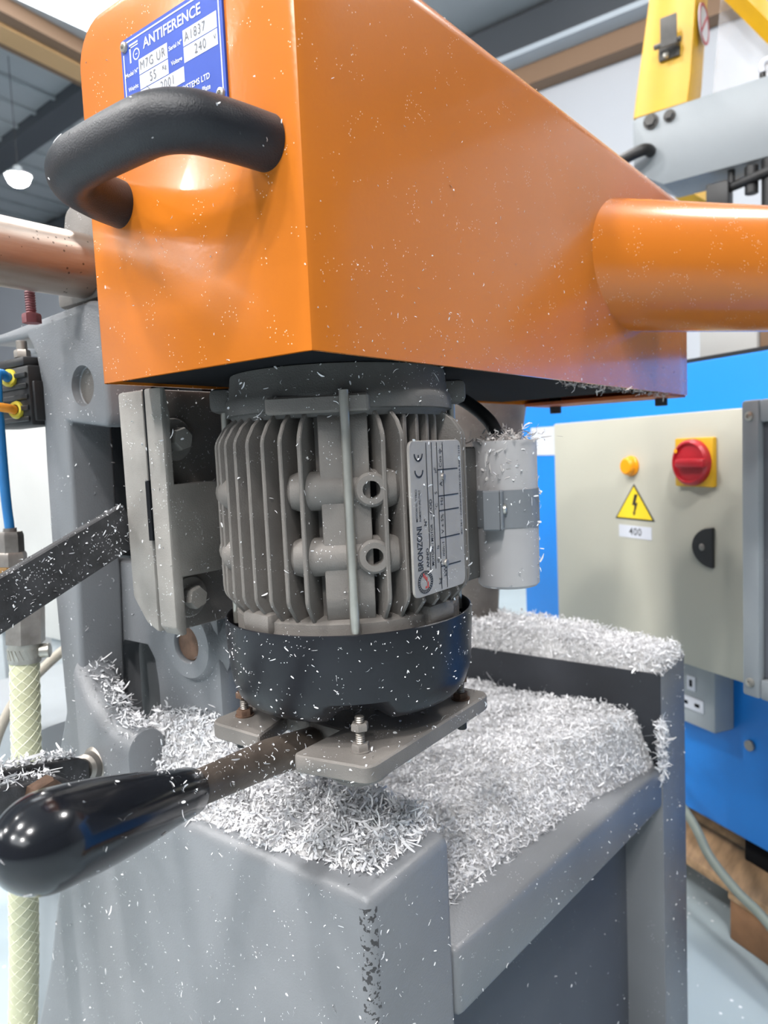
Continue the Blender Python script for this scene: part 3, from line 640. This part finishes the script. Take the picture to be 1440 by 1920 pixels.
for y, z in ((NY - .0030, NZ - .0034), (.0412, .1072), (.0412, NZ - .0034), (NY - .0030, .1072)):
    bm = B(); lathe(bm, [(.0024, 0), (.0021, .0010), (.0011, .0013), (.0009, .0004), (0, .0004)], (-.0012, y, z), (-1, 0, 0), 20); link('rivet', bm, 'zinc', npl)

# ------------------------------------------------------------------ blue machine with its control cabinet
QX, QN = V((-.49875, -.86674, 0)), V((.86674, -.49875, 0)); CB = Matrix((QX, QN, V((0, 0, 1)))).transposed().to_4x4(); CB.translation = V((.8, .096, 0))
def cw(x, y, z): return CB @ V((x, y, z))
def cpart(name, m, parent, fn, *a, **k):
    bm = B(); fn(bm, *a, **k); bm.transform(CB); return link(name, bm, m, parent)
bmch = thing('blue_machine', 'large bright blue machine cabinet standing on a pallet behind the router', 'machine', tuple(cw(0, .3, -.60)))
cpart('body', 'blue', bmch, box, (-.503, .10, -.612), (.55, .60, .068), .004)
for x in (-.40, .10, .45): cpart('dark_skid', 'void', bmch, box, (x - .09, .125, -.6595), (x + .07, .55, -.6125), .002)  # skids added in black to give the dark gap above the pallet
cpart('side_sticker', 'white', bmch, box, (-.465, .0985, -.062), (-.385, .0999, -.008))
cpart('lid_edge', 'rubber', bmch, box, (-.40, .105, .0682), (.55, .58, .0740))
bm = B(); cyl(bm, (.043, .0995, -.4695), (.043, .095, -.4695), .0075, 16); bm.transform(CB); link('bolt', bm, 'steel', bmch)
tb = thing('pale_box', 'pale box resting on top of the blue machine under the orange tube', 'box', tuple(cw(-.02, .2, .075))); cpart('box_body', 'whitebox', tb, box, (-.09, .15, .0742), (.012, .34, .20), .003); cpart('box_lid', 'whitebox', tb, box, (-.092, .148, .2002), (.014, .342, .212), .002)
tb = thing('brown_box', 'grey brown box on top of the blue machine beside the pale box', 'box', tuple(cw(.09, .2, .075))); cpart('box_body', 'purlin2', tb, box, (.016, .15, .0742), (.30, .34, .20), .003); cpart('box_lid', 'purlin2', tb, box, (.0161, .148, .2002), (.302, .342, .212), .002)
cab = thing('control_cabinet', 'beige wall mounted control cabinet with red switch on the blue machine', 'cabinet', tuple(cw(-.06, .05, -.34)))
cpart('body', 'beige', cab, box, (-.2415, .006, -.3385), (.1245, .0995, -.0105), .002)
cpart('door', 'beige', cab, box, (-.2437, -.008, -.3403), (.1265, .0055, -.0086), .0025)
sw = cpart('switch_plate', 'yellow', cab, box, (.0265, -.0155, -.103), (.0885, -.0082, -.041), .002)
bm = B(); c_ = cw(.0570, -.0157, -.072); lathe(bm, [(.0295, 0), (.029, .006), (.026, .009), (.0245, .009), (.0225, .0055), (0, .0055)], c_, -QN, 40); link('switch_ring', bm, 'red', sw)
bm = B(); b = B(); box(b, (.0400, -.031, -.0785), (.0870, -.0205, -.0665), .004); b.transform(Matrix.Translation((0, 0, 0))); merge(bm, b); bm.transform(CB); link('switch_handle', bm, 'red', sw)
bm = B(); lathe(bm, [(.0028, 0), (0, .0004)], cw(.0375, -.0250, -.057), -QN, 12); tag(link('padlock_hole', bm, 'amber', sw), 'small amber slot')
bm = B(); lathe(bm, [(.0145, 0), (.0145, .003), (.0125, .004), (.0122, .010), (.010, .0125), (0, .013)], cw(-.0616, -.0082, -.077), -QN, 28); link('indicator_lamp', bm, 'amber', cab)
def tri(bm, cxx, zb, zt2, hw, y0, y1): prism(bm, [(cxx - hw, zb), (cxx + hw, zb), (cxx, zt2)], 'Y', y0, y1)
sg = cpart('warning_sign', 'ink', cab, tri, -.0575, -.1535, -.1025, .0395, -.0088, -.0081)
cpart('sign_face', 'yellowflat', sg, tri, -.0575, -.1515, -.1060, .0355, -.0091, -.0083)
bm = B(); prism(bm, [(-.0560, -.1170), (-.0500, -.1170), (-.0545, -.1290), (-.0500, -.1290), (-.0560, -.1440), (-.0542, -.1430), (-.0575, -.1480), (-.0600, -.1420), (-.0580, -.1430), (-.0560, -.1325), (-.0610, -.1325)], 'Y', -.0095, -.0089); bm.transform(CB); link('lightning_symbol', bm, 'ink', sg)
lb = cpart('number_label', 'white', cab, box, (-.0902, -.0086, -.1800), (-.0243, -.0081, -.1620))
bm = B(); text(bm, '400', cw(-.0560, -.0087, -.1710), QX, V((0, 0, 1)), .0150, .004, 'CENTER', 1.05, spacing=1.1); link('number', bm, 'ink', lb)
bm = B(); prism(bm, [(.0840, -.2045), (.0840, -.1535)] + [(.0840 - .033 * math.sin(a), -.179 + .0255 * math.cos(a)) for a in np.linspace(.1, PI - .1, 14)], 'Y', -.0135, -.0081, .001, 1); bm.transform(CB); lk = link('door_lock', bm, 'rubber', cab)
bm = B(); lathe(bm, [(.0045, 0), (.003, .001), (0, .001)], cw(.068, -.0136, -.179), -QN, 14); link('key_hole', bm, 'steel', lk)
se = thing('steel_enclosure', 'grey steel framed enclosure at the right edge beside the beige cabinet', 'enclosure', tuple(cw(.26, 0, -.33)))
cpart('body', 'steelgrey', se, box, (.193, -.070, -.318), (.36, .095, -.010), .003)
cpart('frame_stile', 'lightgrey', se, box, (.1875, -.082, -.322), (.2085, -.0702, -.0045), .003)
cpart('frame_rail', 'lightgrey', se, box, (.2088, -.081, -.322), (.36, -.0702, -.300), .003)
cpart('frame_rail', 'lightgrey', se, box, (.2088, -.081, -.028), (.36, -.0702, -.0045), .003)
cpart('dark_inside', 'greyshade', se, box, (.2095, -.0745, -.299), (.36, -.0702, -.0290))  # dark sheet stands in for the enclosure's dark inside
for z in (-.0210, -.3060):
    bm = B(); lathe(bm, [(.0050, 0), (.0048, .002), (.002, .003), (.0018, .0015), (0, .0015)], cw(.1985, -.0822, z), -QN, 18); link('screw', bm, 'zinc', se)
so = thing('socket_outlet', 'grey metal socket outlet box fixed under the beige cabinet', 'socket', tuple(cw(-.02, .08, -.46)))
cpart('box_body', 'steelgrey', so, box, (-.0835, .062, -.4560), (.0165, .0995, -.3430), .003)
cpart('upper_tab', 'lightgrey', so, box, (-.055, .0595, -.386), (-.045, .0618, -.360), .0005)
f1 = cpart('earth_insert', 'white', so, box, (-.0320, .0595, -.4045), (-.0160, .0618, -.3830), .002)
cpart('slot', 'void', f1, box, (-.0262, .0588, -.3985), (-.0218, .0594, -.3885))
f1 = cpart('pin_insert', 'white', so, box, (-.0450, .0595, -.4330), (-.0020, .0618, -.4140), .008)
cpart('slot', 'void', f1, box, (-.0385, .0588, -.4258), (-.0300, .0594, -.4210)); cpart('slot', 'void', f1, box, (-.0170, .0588, -.4258), (-.0085, .0594, -.4210))
pa = thing('wooden_pallet', 'worn wooden pallet under the blue machine', 'pallet', tuple(cw(0, .3, FLOOR)))
for i, y in enumerate((.060, .170, .280, .390, .500)):
    cpart('deck_board', 'wood', pa, box, (-.5, y, -.6750), (.6, y + .092, -.6600), .0025)
for x in (-.42, .036, .46):
    cpart('bearer', 'wood', pa, box, (x, .062, -.6860), (x + .13, .590, -.6755), .002)
    for y in (.064, .28, .50): cpart('block', 'wooddark', pa, box, (x + .002, y, FLOOR + .0005), (x + .125, y + .085, -.6865), .002)
cbm = B(); tube(cbm, smooth_path([tuple(cw(-.30, .02, -.42)), tuple(cw(-.10, .004, -.480)), tuple(cw(.0253, .0, -.552)), tuple(cw(.0632, .0, -.593)), tuple(cw(.1054, .0, -.617)), tuple(cw(.152, .0, -.633)), tuple(cw(.24, -.02, -.665)), tuple(cw(.42, -.08, -.737)), tuple(cw(.60, -.12, -.7378))], 8), .0062, 14)
cb = thing('floor_cable', 'grey green cable sagging past the pallet to the floor', 'cable', tuple(cw(.60, -.12, FLOOR))); link('cable_run', cbm, 'cable', cb)

# ------------------------------------------------------------------ yellow guard frame and grey beam upper right
BXX = 1.2028
gb = thing('grey_beam', 'pale grey machine beam with bolts below the yellow post', 'beam', (BXX, 0, .42))
bm = B(); prism(bm, [(.268, .455), (.268, .545), (.262, .552), (-.4, .562), (-.4, .432), (.200, .421), (.215, .421)], 'X', BXX, BXX + .10, .003, 2); link('beam_body', bm, 'lightgrey', gb)
for y, z, s in ((.2345, .5375, .018), (.2015, .5375, .014)):
    bm = B(); hexa(bm, (BXX - .0005, y, z), (-1, 0, 0), s, .010); lathe(bm, [(0, 0), (s * .75, 0), (s * .75, .003), (0, .003)], (BXX - .0002, y, z), (-1, 0, 0), 20); link('nut', bm, 'castdark', gb)
bm = B(); tube(bm, smooth_path([(BXX - .001, .236, .4850), (BXX - .015, .238, .4850), (BXX - .025, .248, .482), (BXX - .03, .275, .474), (BXX - .03, .32, .46)], 6), .0105, 14); link('elbow_cable', bm, 'rubber', gb)
yp = thing('yellow_post', 'yellow square guard post with black catch standing on the grey beam', 'post', (BXX + .05, .21, .552))
bm = B()
pts = [((.269, .5545), (.172, .5570)), ((.262, .60), (.166, .60)), ((.2375, .75), (.1545, .75)), ((.19, 1.05), (.12, 1.05))]
for (a, b2), (c, d) in zip(pts, pts[1:]): pass
v0 = [[bm.verts.new((x, y, z)) for x, y in ((BXX + .004, p[0][0]), (BXX + .004, p[1][0]), (BXX + .075, p[1][0] - .002), (BXX + .075, p[0][0] - .002))] for p in pts for z in (p[0][1],)]
for A, C in zip(v0, v0[1:]):
    for i in range(4): bm.faces.new((A[i], A[(i + 1) % 4], C[(i + 1) % 4], C[i]))
bm.faces.new(v0[0]); bm.faces.new(v0[-1][::-1]); bmesh.ops.recalc_face_normals(bm, faces=bm.faces[:]); bev(bm, [e for e in bm.edges if abs(e.verts[0].co.z - e.verts[1].co.z) > .01], .004)
link('post_tube', bm, 'yellow', yp)
bm = B(); b = B(); box(b, (-.006, -.020, -.016), (0, .016, .008), .001); box(b, (-.030, -.022, -.006), (-.0262, .006, .044), .001); box(b, (-.028, -.020, -.003), (0, -.016, .004), .001); cyl(b, (-.018, -.026, .004), (-.018, .020, .004), .0045, 12)
merge(bm, b, Matrix.Translation((BXX + .0035, .203, .652))); ct = link('catch', bm, 'castdark', yp)
bm = B(); lathe(bm, [(.006, 0), (.005, .003), (0, .0035)], (BXX - .003, .205, .643), (-1, 0, 0), 14); link('catch_screw', bm, 'zinc', ct)
bm = B(); n_ = V((0, -1, 0)); cc_ = V((BXX + .038, .1525, .692)); lathe(bm, [(0, 0), (.034, 0), (.034, .0015), (0, .0015)], cc_, n_, 32)
sgn = link('sign_disc', bm, 'white', yp)
bm = B(); lathe(bm, [(.029, .0017), (.034, .0017), (.034, .0022), (.029, .0022), (.029, .0017)], cc_, n_, 32); b = B(); box(b, (-.030, -.0022, -.0025), (.030, -.0016, .0025)); merge(bm, b, Matrix.Translation(cc_) @ Matrix.Rotation(-.8, 4, 'Y')); link('sign_ring', bm, 'red', sgn)
yb = thing('yellow_brace', 'slanting yellow brace tube in the upper right corner', 'brace', (BXX + .04, .05, .62))
bm = B(); tube(bm, [(BXX + .04, .125, .765), (BXX + .04, .010, .600)], .020, 4); link('brace_tube', bm, 'yellow', yb); bm = B(); box(bm, (BXX + .02, -.02, .563), (BXX + .06, .03, .59), .002); link('brace_foot', bm, 'yellow', yb)
yl = thing('lower_brace', 'short yellow brace showing below the grey beam', 'brace', (BXX + .2, .12, .40))
bm = B(); tube(bm, [(BXX + .2, .235, .47), (BXX + .2, .02, .290)], .022, 4); link('brace_tube', bm, 'yellow', yl); bm = B(); box(bm, (BXX + .17, .0, .24), (BXX + .23, .05, .29), .002); link('brace_foot', bm, 'yellow', yl)
gp = thing('guard_sheet', 'clear scratched plastic guard sheet between yellow post and brace', 'guard', (BXX + .05, .08, .555))
bm = B(); prism(bm, [(.150, .5605), (.128, .80), (.128, .80), (-.05, .80), (-.05, .5635)], 'X', BXX + .0805, BXX + .084); link('sheet', bm, 'clear', gp)
bm = B(); box(bm, (BXX + .079, -.05, .795), (BXX + .086, .13, .803)); link('sheet_edge', bm, 'lightgrey', gp)
kb = thing('clamp_knob', 'dark toggle clamp hanging below the grey beam at the right edge', 'clamp', (BXX + .03, .09, .42))
bm = B(); box(bm, (BXX, .105, .345), (BXX + .04, .142, .403), .003); link('clamp_block', bm, 'rubber', kb)
bm = B(); tube(bm, [(BXX + .02, .115, .392), (BXX + .0, .07, .394), (BXX - .01, .0, .405)], .008, 12); cyl(bm, (BXX + .02, .104, .390), (BXX + .02, .104, .4285), .006, 12); link('clamp_arm', bm, 'rubber', kb)
bm = B(); cyl(bm, (BXX + .01, .070, .372), (BXX + .01, .070, .418), .011, 16); cyl(bm, (BXX + .01, .040, .335), (BXX + .01, .040, .422), .015, 16); link('clamp_handle', bm, 'rubber', kb)
kn = thing('white_hook', 'small white hook standing on the grey beam near the frame edge', 'hook', (BXX + .03, .05, .56))
bm = B(); tube(bm, smooth_path([(BXX + .03, .056, .574), (BXX + .03, .057, .585), (BXX + .03, .050, .592), (BXX + .03, .03, .590)], 6), .006, 10); link('hook_end', bm, 'white', kn)
bm = B(); cyl(bm, (BXX + .03, .056, .5555), (BXX + .03, .056, .574), .005, 12); link('hook_stem', bm, 'rubber', kn)

# ------------------------------------------------------------------ background at the left
wc = thing('white_cabinet', 'off white machine cabinet standing behind the grey column', 'cabinet', (.30, .75, FLOOR))
bm = B(); box(bm, (.30, .685, -.283), (.70, 1.02, .0250), .004); link('cabinet_body', bm, 'whitebox', wc)
bm = B(); box(bm, (.296, .690, -.27), (.2998, .76, .015), .0015); link('side_panel', bm, 'whitebox', wc)
for x, y in ((.33, .99), (.67, .99), (.67, .72), (.33, .80)): bm = B(); box(bm, (x - .02, y - .02, FLOOR), (x + .02, y + .02, -.2835), .002); link('leg', bm, 'steelgrey', wc)
rb = thing('red_crate', 'red crate standing far behind the hose at the left edge', 'crate', (.40, 1.55, FLOOR))
bm = B(); box(bm, (.30, 1.30, -.14), (.60, 1.80, -.02), .004); link('crate_body', bm, 'red', rb); bm = B(); box(bm, (.30, 1.30, -.0198), (.60, 1.80, .06), .004); link('load', bm, 'wood', rb)
bm = B(); box(bm, (.32, 1.32, FLOOR), (.58, 1.78, -.1402), .004); link('stand', bm, 'whitebox', rb)
bc = thing('beige_cable', 'beige cable curving behind the hose to the floor', 'cable', (.20, .60, FLOOR))
bm = B(); tube(bm, smooth_path([(.16, .36, -.150), (.13, .385, -.180), (.10, .41, -.205), (.065, .42, -.240), (.045, .43, -.30), (.03, .46, -.45), (.0, .52, -.72), (-.1, .6, FLOOR + .005), (-.3, .8, FLOOR + .005)], 8), .0042, 12); link('cable_run', bm, 'cablebeige', bc)
gf = thing('grey_pedestal', 'low dusty grey pedestal behind the hose beside the column', 'pedestal', (.16, .45, FLOOR))
bm = B(); box(bm, (.085, .415, -.40), (.30, .60, -.262), .01); link('pedestal_top', bm, 'lightgrey', gf); bm = B(); box(bm, (.12, .44, FLOOR), (.27, .57, -.4005), .004); link('pedestal_foot', bm, 'lightgrey', gf)

# ------------------------------------------------------------------ shavings: heaps and clinging flecks (nobody could count them)
def chips(N, pos, nrm, length, width, curl, K=4, flat=.35):
    """curled strips: positions and normals (N,3); returns vertex and face arrays"""
    nrm = nrm + flat * rng.normal(size=(N, 3)); nrm /= np.linalg.norm(nrm, axis=1)[:, None]
    t = np.cross(nrm, rng.normal(size=(N, 3))); t /= np.linalg.norm(t, axis=1)[:, None]; b = np.cross(nrm, t)
    mixa = rng.uniform(0, 2 * PI, N); mm = np.cos(mixa)[:, None] * b + np.abs(np.sin(mixa))[:, None] * nrm; wv = np.cross(t, mm)
    L = length * rng.lognormal(0, .45, N); W = width * rng.lognormal(0, .35, N); kap = curl * rng.normal(0, 1, N)
    verts = np.zeros((N, K + 1, 2, 3)); p = pos.copy(); ds = (L / K)[:, None]
    for k in range(K + 1):
        ph = (kap * k / K)[:, None]; taper = (.35 + .65 * math.sin(PI * (k + .35) / (K + .7)))
        tw = wv + .6 * np.sin(ph) * nrm
        verts[:, k, 0] = p - tw * (W * taper / 2)[:, None]; verts[:, k, 1] = p + tw * (W * taper / 2)[:, None]
        p = p + (np.cos(ph) * t + np.sin(ph) * mm) * ds
    idx = np.arange(N * (K + 1) * 2).reshape(N, K + 1, 2)
    f = np.stack([idx[:, :-1, 0], idx[:, :-1, 1], idx[:, 1:, 1], idx[:, 1:, 0]], -1).reshape(-1, 4)
    return verts.reshape(-1, 3), f
def np_obj(name, v, f, m, label, cat='shavings', group=None):
    me = bpy.data.meshes.new(name); me.vertices.add(len(v)); me.vertices.foreach_set('co', np.asarray(v, np.float32).ravel())
    me.loops.add(f.size); me.loops.foreach_set('vertex_index', f.astype(np.int32).ravel()); me.polygons.add(len(f)); me.polygons.foreach_set('loop_start', np.arange(0, f.size, 4, dtype=np.int32))
    me.update(calc_edges=True); me.materials.append(MT[m]); me.shade_smooth(); o = bpy.data.objects.new(name, me); COL.objects.link(o)
    return tag(o, label, cat, group, 'stuff')
def ss(x): x = np.clip(x, 0, 1); return x * x * (3 - 2 * x)
def vnoise(x, y, sc, seed):
    r = np.random.default_rng(seed); out = 0
    for k in range(6):
        a = r.uniform(0, 2 * PI); f = sc * (1 + .9 * k); out = out + np.sin((x * math.cos(a) + y * math.sin(a)) * f + r.uniform(0, 6)) / (1 + .6 * k)
    return out / 3
def heap(name, hf, zf, x0, x1, y0, y1, n, length, width, label, m='swarf', step=.004, lift=.004, mh='heap', minh=.0012):
    gx = np.arange(x0, x1 + step, step); gy = np.arange(y0, y1 + step, step); X, Y = np.meshgrid(gx, gy, indexing='ij'); H = hf(X, Y); Z = zf(X, Y) + H - .0008
    H = np.where(H < minh, -.003, H); Z = zf(X, Y) + np.where(H < 0, -.003, H - .0008)
    a, b = X.shape; idx = np.arange(a * b).reshape(a, b); f = np.stack([idx[:-1, :-1], idx[1:, :-1], idx[1:, 1:], idx[:-1, 1:]], -1).reshape(-1, 4)
    keep = (H.ravel()[f] > 0).any(axis=1); v1 = np.stack([X, Y, Z], -1).reshape(-1, 3); f = f[keep]
    xs = rng.uniform(x0, x1, n * 3); ys = rng.uniform(y0, y1, n * 3); h = hf(xs, ys)
    dens = np.clip((h + .0016) / .004, 0, 1); k = (rng.uniform(size=n * 3) < dens) & (h > -.0015); xs, ys, h = xs[k][:n], ys[k][:n], h[k][:n]
    e = 1e-3; nx = -(hf(xs + e, ys) - h) / e; ny = -(hf(xs, ys + e) - h) / e; nr = np.stack([nx, ny, np.ones_like(nx)], -1)
    pos = np.stack([xs, ys, zf(xs, ys) + np.maximum(h, 0) + rng.uniform(0, 1, len(xs)) ** 2 * np.where(h > .002, lift, .0012) + .0004], -1)
    v2, f2 = chips(len(xs), pos, nr, length, width, 2.4, 5, .55)
    o = np_obj(name, np.concatenate([v1, v2]), np.concatenate([f, f2 + len(v1)]), m, label)
    o.data.materials.append(MT[mh]); mi = np.zeros(len(f) + len(f2), np.int32); mi[:len(f)] = 1; o.data.polygons.foreach_set('material_index', mi); return o
# on the front block
def h_block(x, y):
    edge = ss((x - .0455 + .006 * ss((y - .05) / .05)) / .010) * ss((y - .0230) / .014) * ss((.1120 - x) / .003)
    body = .0028 + .006 * ss((x - .055) / .04) + .010 * np.exp(-(((x - .092) / .03) ** 2 + ((y - .135) / .05) ** 2)) + .0035 * vnoise(x, y, 160, 3)
    body = body + .038 * np.exp(-((x - .0745) / .020) ** 2) * ss((y - .130) / .035) * ss((.240 - y) / .02)
    return np.where(y > .238, -.01, edge * body - .002 * (1 - edge))
def z_block(x, y): return -.25 + 0 * x
heap('shavings_pile', h_block, z_block, .0385, .112, .0185, .240, 11500, .0044, .00095, 'white plastic shavings spread on the front block top under the lever')
def h_tray(x, y):
    u = (x - .112) / .38
    edge = ss((y - (.034 - .012 * ss((u - .55) / .4))) / (.045 - .022 * ss((u - .6) / .4)))
    body = .010 + .040 * ss((u - .05) / .95) + .020 * ss((y - .09) / .06) * ss((.5 - u) / .5) + .0055 * vnoise(x, y, 75, 11)
    body = body + .035 * np.exp(-(((x - .125) / .035) ** 2 + ((y - .15) / .06) ** 2))
    return edge * body * ss((x - .108) / .006) - .003 * (1 - edge)
def z_tray(x, y): return zt(x) + 0 * y
heap('shavings_heap', h_tray, z_tray, .113, .4905, .0185, .30, 38000, .0044, .00095, 'deep heap of white plastic shavings filling the sloping tray')
def h_shelf(x, y): return (.010 + .012 * ss((y - .03) / .12) + .003 * vnoise(x, y, 120, 5)) * ss((x - .489) / .012) * ss((.575 - x) / .012) * ss((y - .0140) / .012)
heap('shelf_shavings', h_shelf, lambda x, y: -.2655 + 0 * x, .4905, .572, .0165, .32, 11000, .0042, .0009, 'fluffy shavings lying along the rear wall top', 'swarf', lift=.006)
# shavings spilling over the tray end next to the rear leg
p_ = np.stack([rng.normal(.484, .004, 500), .0175 - np.abs(rng.normal(0, .0025, 500)), -.312 - rng.uniform(0, 1, 500) ** 1.4 * .055], -1)
v_, f_ = chips(500, p_, np.tile([-.2, -1., .4], (500, 1)), .0055, .0010, 1.5, 4, .8); np_obj('clinging_shavings', v_, f_, 'swarf', 'tuft of shavings hanging over the tray corner at the rear leg')
# linkage top
def bar_chips(n, x0, x1, y0, y1, zfun, lab, L=.0042):
    xs = rng.uniform(x0, x1, n); ys = rng.uniform(y0, y1, n); pos = np.stack([xs, ys, zfun(xs) + .0006 + rng.uniform(0, 1, n) ** 2 * .0035], -1)
    v, f = chips(n, pos, np.tile([0., 0., 1.], (n, 1)), L, .001, 1.5, 4, .6); np_obj('shavings_strip', v, f, 'swarf', lab)
bar_chips(380, -.06, .016, .229, .237, lambda x: -.2218 + (.0235 - x) / .1535 * .030, 'shavings lying along the rear bar of the clevis linkage')
bar_chips(170, -.06, -.006, .211, .2255, lambda x: -.2215 + (.002 - x) / .132 * .026, 'shavings lying along the front bar of the clevis linkage')
def gus(n):
    ys = rng.uniform(.203, .262, n); t = rng.normal(0, .5, n); hw = .0135; top = np.interp(ys, [.2, .215, .232, .25, .262], [-.2082, -.2055, -.2, -.186, -.165]); cxx = np.interp(ys, [.2, .262], [.047, .053])
    pos = np.stack([cxx + hw * np.sin(t), ys, top - hw * (1 - np.cos(t)) + .0006], -1); return pos
v_, f_ = chips(620, gus(620), np.tile([0., -.3, 1.], (620, 1)), .0042, .0009, 1.4, 4, .6); np_obj('gusset_shavings', v_, f_, 'swarf', 'shavings caught on the arched boss at the column foot')

def surface(objs, view=(-.55, -.65, .45), thr=.05, flt=None):
    bpy.context.view_layer.update(); T = []; Nn = []
    for o in objs:
        me = o.data; me.calc_loop_triangles(); n = len(me.loop_triangles)
        vi = np.empty(n * 3, np.int32); me.loop_triangles.foreach_get('vertices', vi); co = np.empty(len(me.vertices) * 3); me.vertices.foreach_get('co', co)
        mw = np.array(o.matrix_world); co = co.reshape(-1, 3) @ mw[:3, :3].T + mw[:3, 3]; T.append(co[vi].reshape(-1, 3, 3))
    T = np.concatenate(T); cr = np.cross(T[:, 1] - T[:, 0], T[:, 2] - T[:, 0]); A = np.linalg.norm(cr, axis=1); ok = A > 1e-12; T, cr, A = T[ok], cr[ok], A[ok]; cr = cr / A[:, None]
    ok = cr @ (np.array(view) / np.linalg.norm(view)) > thr; return T[ok], cr[ok], A[ok]
def scatter(objs, n, length, width, label, wfun=None, m='swarf', view=(-.55, -.65, .45), thr=.05, K=3, flat=.35):
    T, N_, A = surface(objs, view, thr); i = rng.choice(len(A), n * 3, p=A / A.sum()); r = rng.uniform(size=(n * 3, 2)); s = np.sqrt(r[:, :1])
    p = T[i, 0] * (1 - s) + T[i, 1] * s * (1 - r[:, 1:]) + T[i, 2] * s * r[:, 1:]; nn = N_[i]
    k = rng.uniform(size=n * 3) < (wfun(p) if wfun else 1 / 3); p, nn = p[k][:n], nn[k][:n]
    v, f = chips(len(p), p + nn * .00035, nn, length, width, 1.9, K, flat); return np_obj('clinging_shavings', v, f, m, label)
def kids(root): return [c for c in root.children_recursive if c.type == 'MESH']
def named(root, *ns): return [c for c in kids(root) if c.name.split('.')[0] in ns]
sh = named(hood, 'shell')
scatter(sh, 900, .0012, .00035, 'tiny white flecks clinging to the orange hood side', lambda p: np.where(p[:, 1] < .001, np.clip(.75 - p[:, 2] / .16, .08, 1) * np.clip(1.1 - p[:, 0] / .7, .2, 1), .10), view=(-.3, -1, 0), thr=.2)
scatter(sh, 1500, .00075, .0003, 'white dust along the lower edge of the orange hood', lambda p: np.where((p[:, 1] < .001), np.exp(-p[:, 2] / .012), np.exp(-p[:, 2] / .012) * .05), view=(-.3, -1, 0), thr=.2, K=1)
scatter(named(motor, 'cooling_fin', 'lug_pad', 'upper_shield', 'cross_boss', 'lower_shield'), 1000, .0016, .00045, 'white flecks clinging to the motor fins')
scatter(named(motor, 'upper_shield', 'rim_flat'), 160, .0022, .0007, 'white flecks on the upper motor shield')
scatter(named(motor, 'cowl'), 400, .0012, .0004, 'white flecks clinging to the black motor cowl')
scatter(named(motor, 'capacitor', 'clamp_band'), 150, .0022, .0006, 'white flecks clinging to the grey capacitor')
scatter(named(motor, 'rating_plate'), 26, .0022, .0007, 'white flecks on the rating plate', view=(0, -1, 0), thr=.5)
scatter(named(motor, 'flange_plate', 'nut'), 170, .0026, .0007, 'white flecks on the motor flange plate')
tp = np.stack([cx + rng.normal(0, .009, 420), cy + rng.normal(0, .009, 420), -.0385 + np.abs(rng.normal(0, .003, 420))], -1); v_, f_ = chips(420, tp, np.tile([0., 0., 1.], (420, 1)), .0035, .0007, 1.5, 3, .9); np_obj('clinging_shavings', v_, f_, 'lichen', 'dusty shavings piled on top of the capacitor')
tp = np.stack([.160 + rng.normal(0, .004, 160), .010 + rng.normal(0, .004, 160), -.052 + rng.normal(0, .006, 160)], -1); v_, f_ = chips(160, tp, np.tile([-.5, -1., .3], (160, 1)), .0032, .0008, 1.8, 3, .9); np_obj('clinging_shavings', v_, f_, 'lichen', 'dusty tuft of shavings between motor and capacitor')
tp = np.stack([rng.uniform(.24, .50, 300), .0015 + np.abs(rng.normal(0, .003, 300)), -.0004 - np.abs(rng.normal(0, .0009, 300))], -1); v_, f_ = chips(300, tp, np.tile([0., -.4, -1.], (300, 1)), .0030, .0006, 2., 4, .8); np_obj('clinging_shavings', v_, f_, 'lichen', 'hairy fringe of shavings under the long lower edge of the hood')
scatter(named(base, 'front_block'), 620, .0019, .0005, 'white flecks clinging to the grey front block', lambda p: np.where(p[:, 2] > -.249, 0, np.clip((p[:, 2] + .62) / .4, 0, 1)), view=(-1, -.6, 0), thr=.2)
scatter(named(base, 'tray', 'rear_leg', 'lower_panel'), 420, .0020, .0006, 'white flecks on the tray lip and rear leg', lambda p: np.where(p[:, 1] < .022, .7, .15), view=(-.2, -1, 0), thr=.4)
scatter(named(base, 'column', 'web', 'bore_boss', 'gusset_boss'), 380, .0018, .0005, 'white flecks clinging to the grey column')
scatter(kids(sl), 190, .0022, .0005, 'white flecks on the slide bracket')
scatter(kids(fb), 520, .0015, .0005, 'white flecks dusting the flat lever bar')
scatter(named(lv, 'steel_arm'), 170, .0018, .0005, 'white flecks on the brown lever arm')
scatter(named(lv, 'grip'), 60, .0022, .0005, 'few white flecks on the black lever grip', lambda p: np.where(p[:, 0] > -.05, .9, .12))
scatter(named(hood, 'pull_handle'), 26, .0016, .0004, 'few white flecks on the black pull handle')
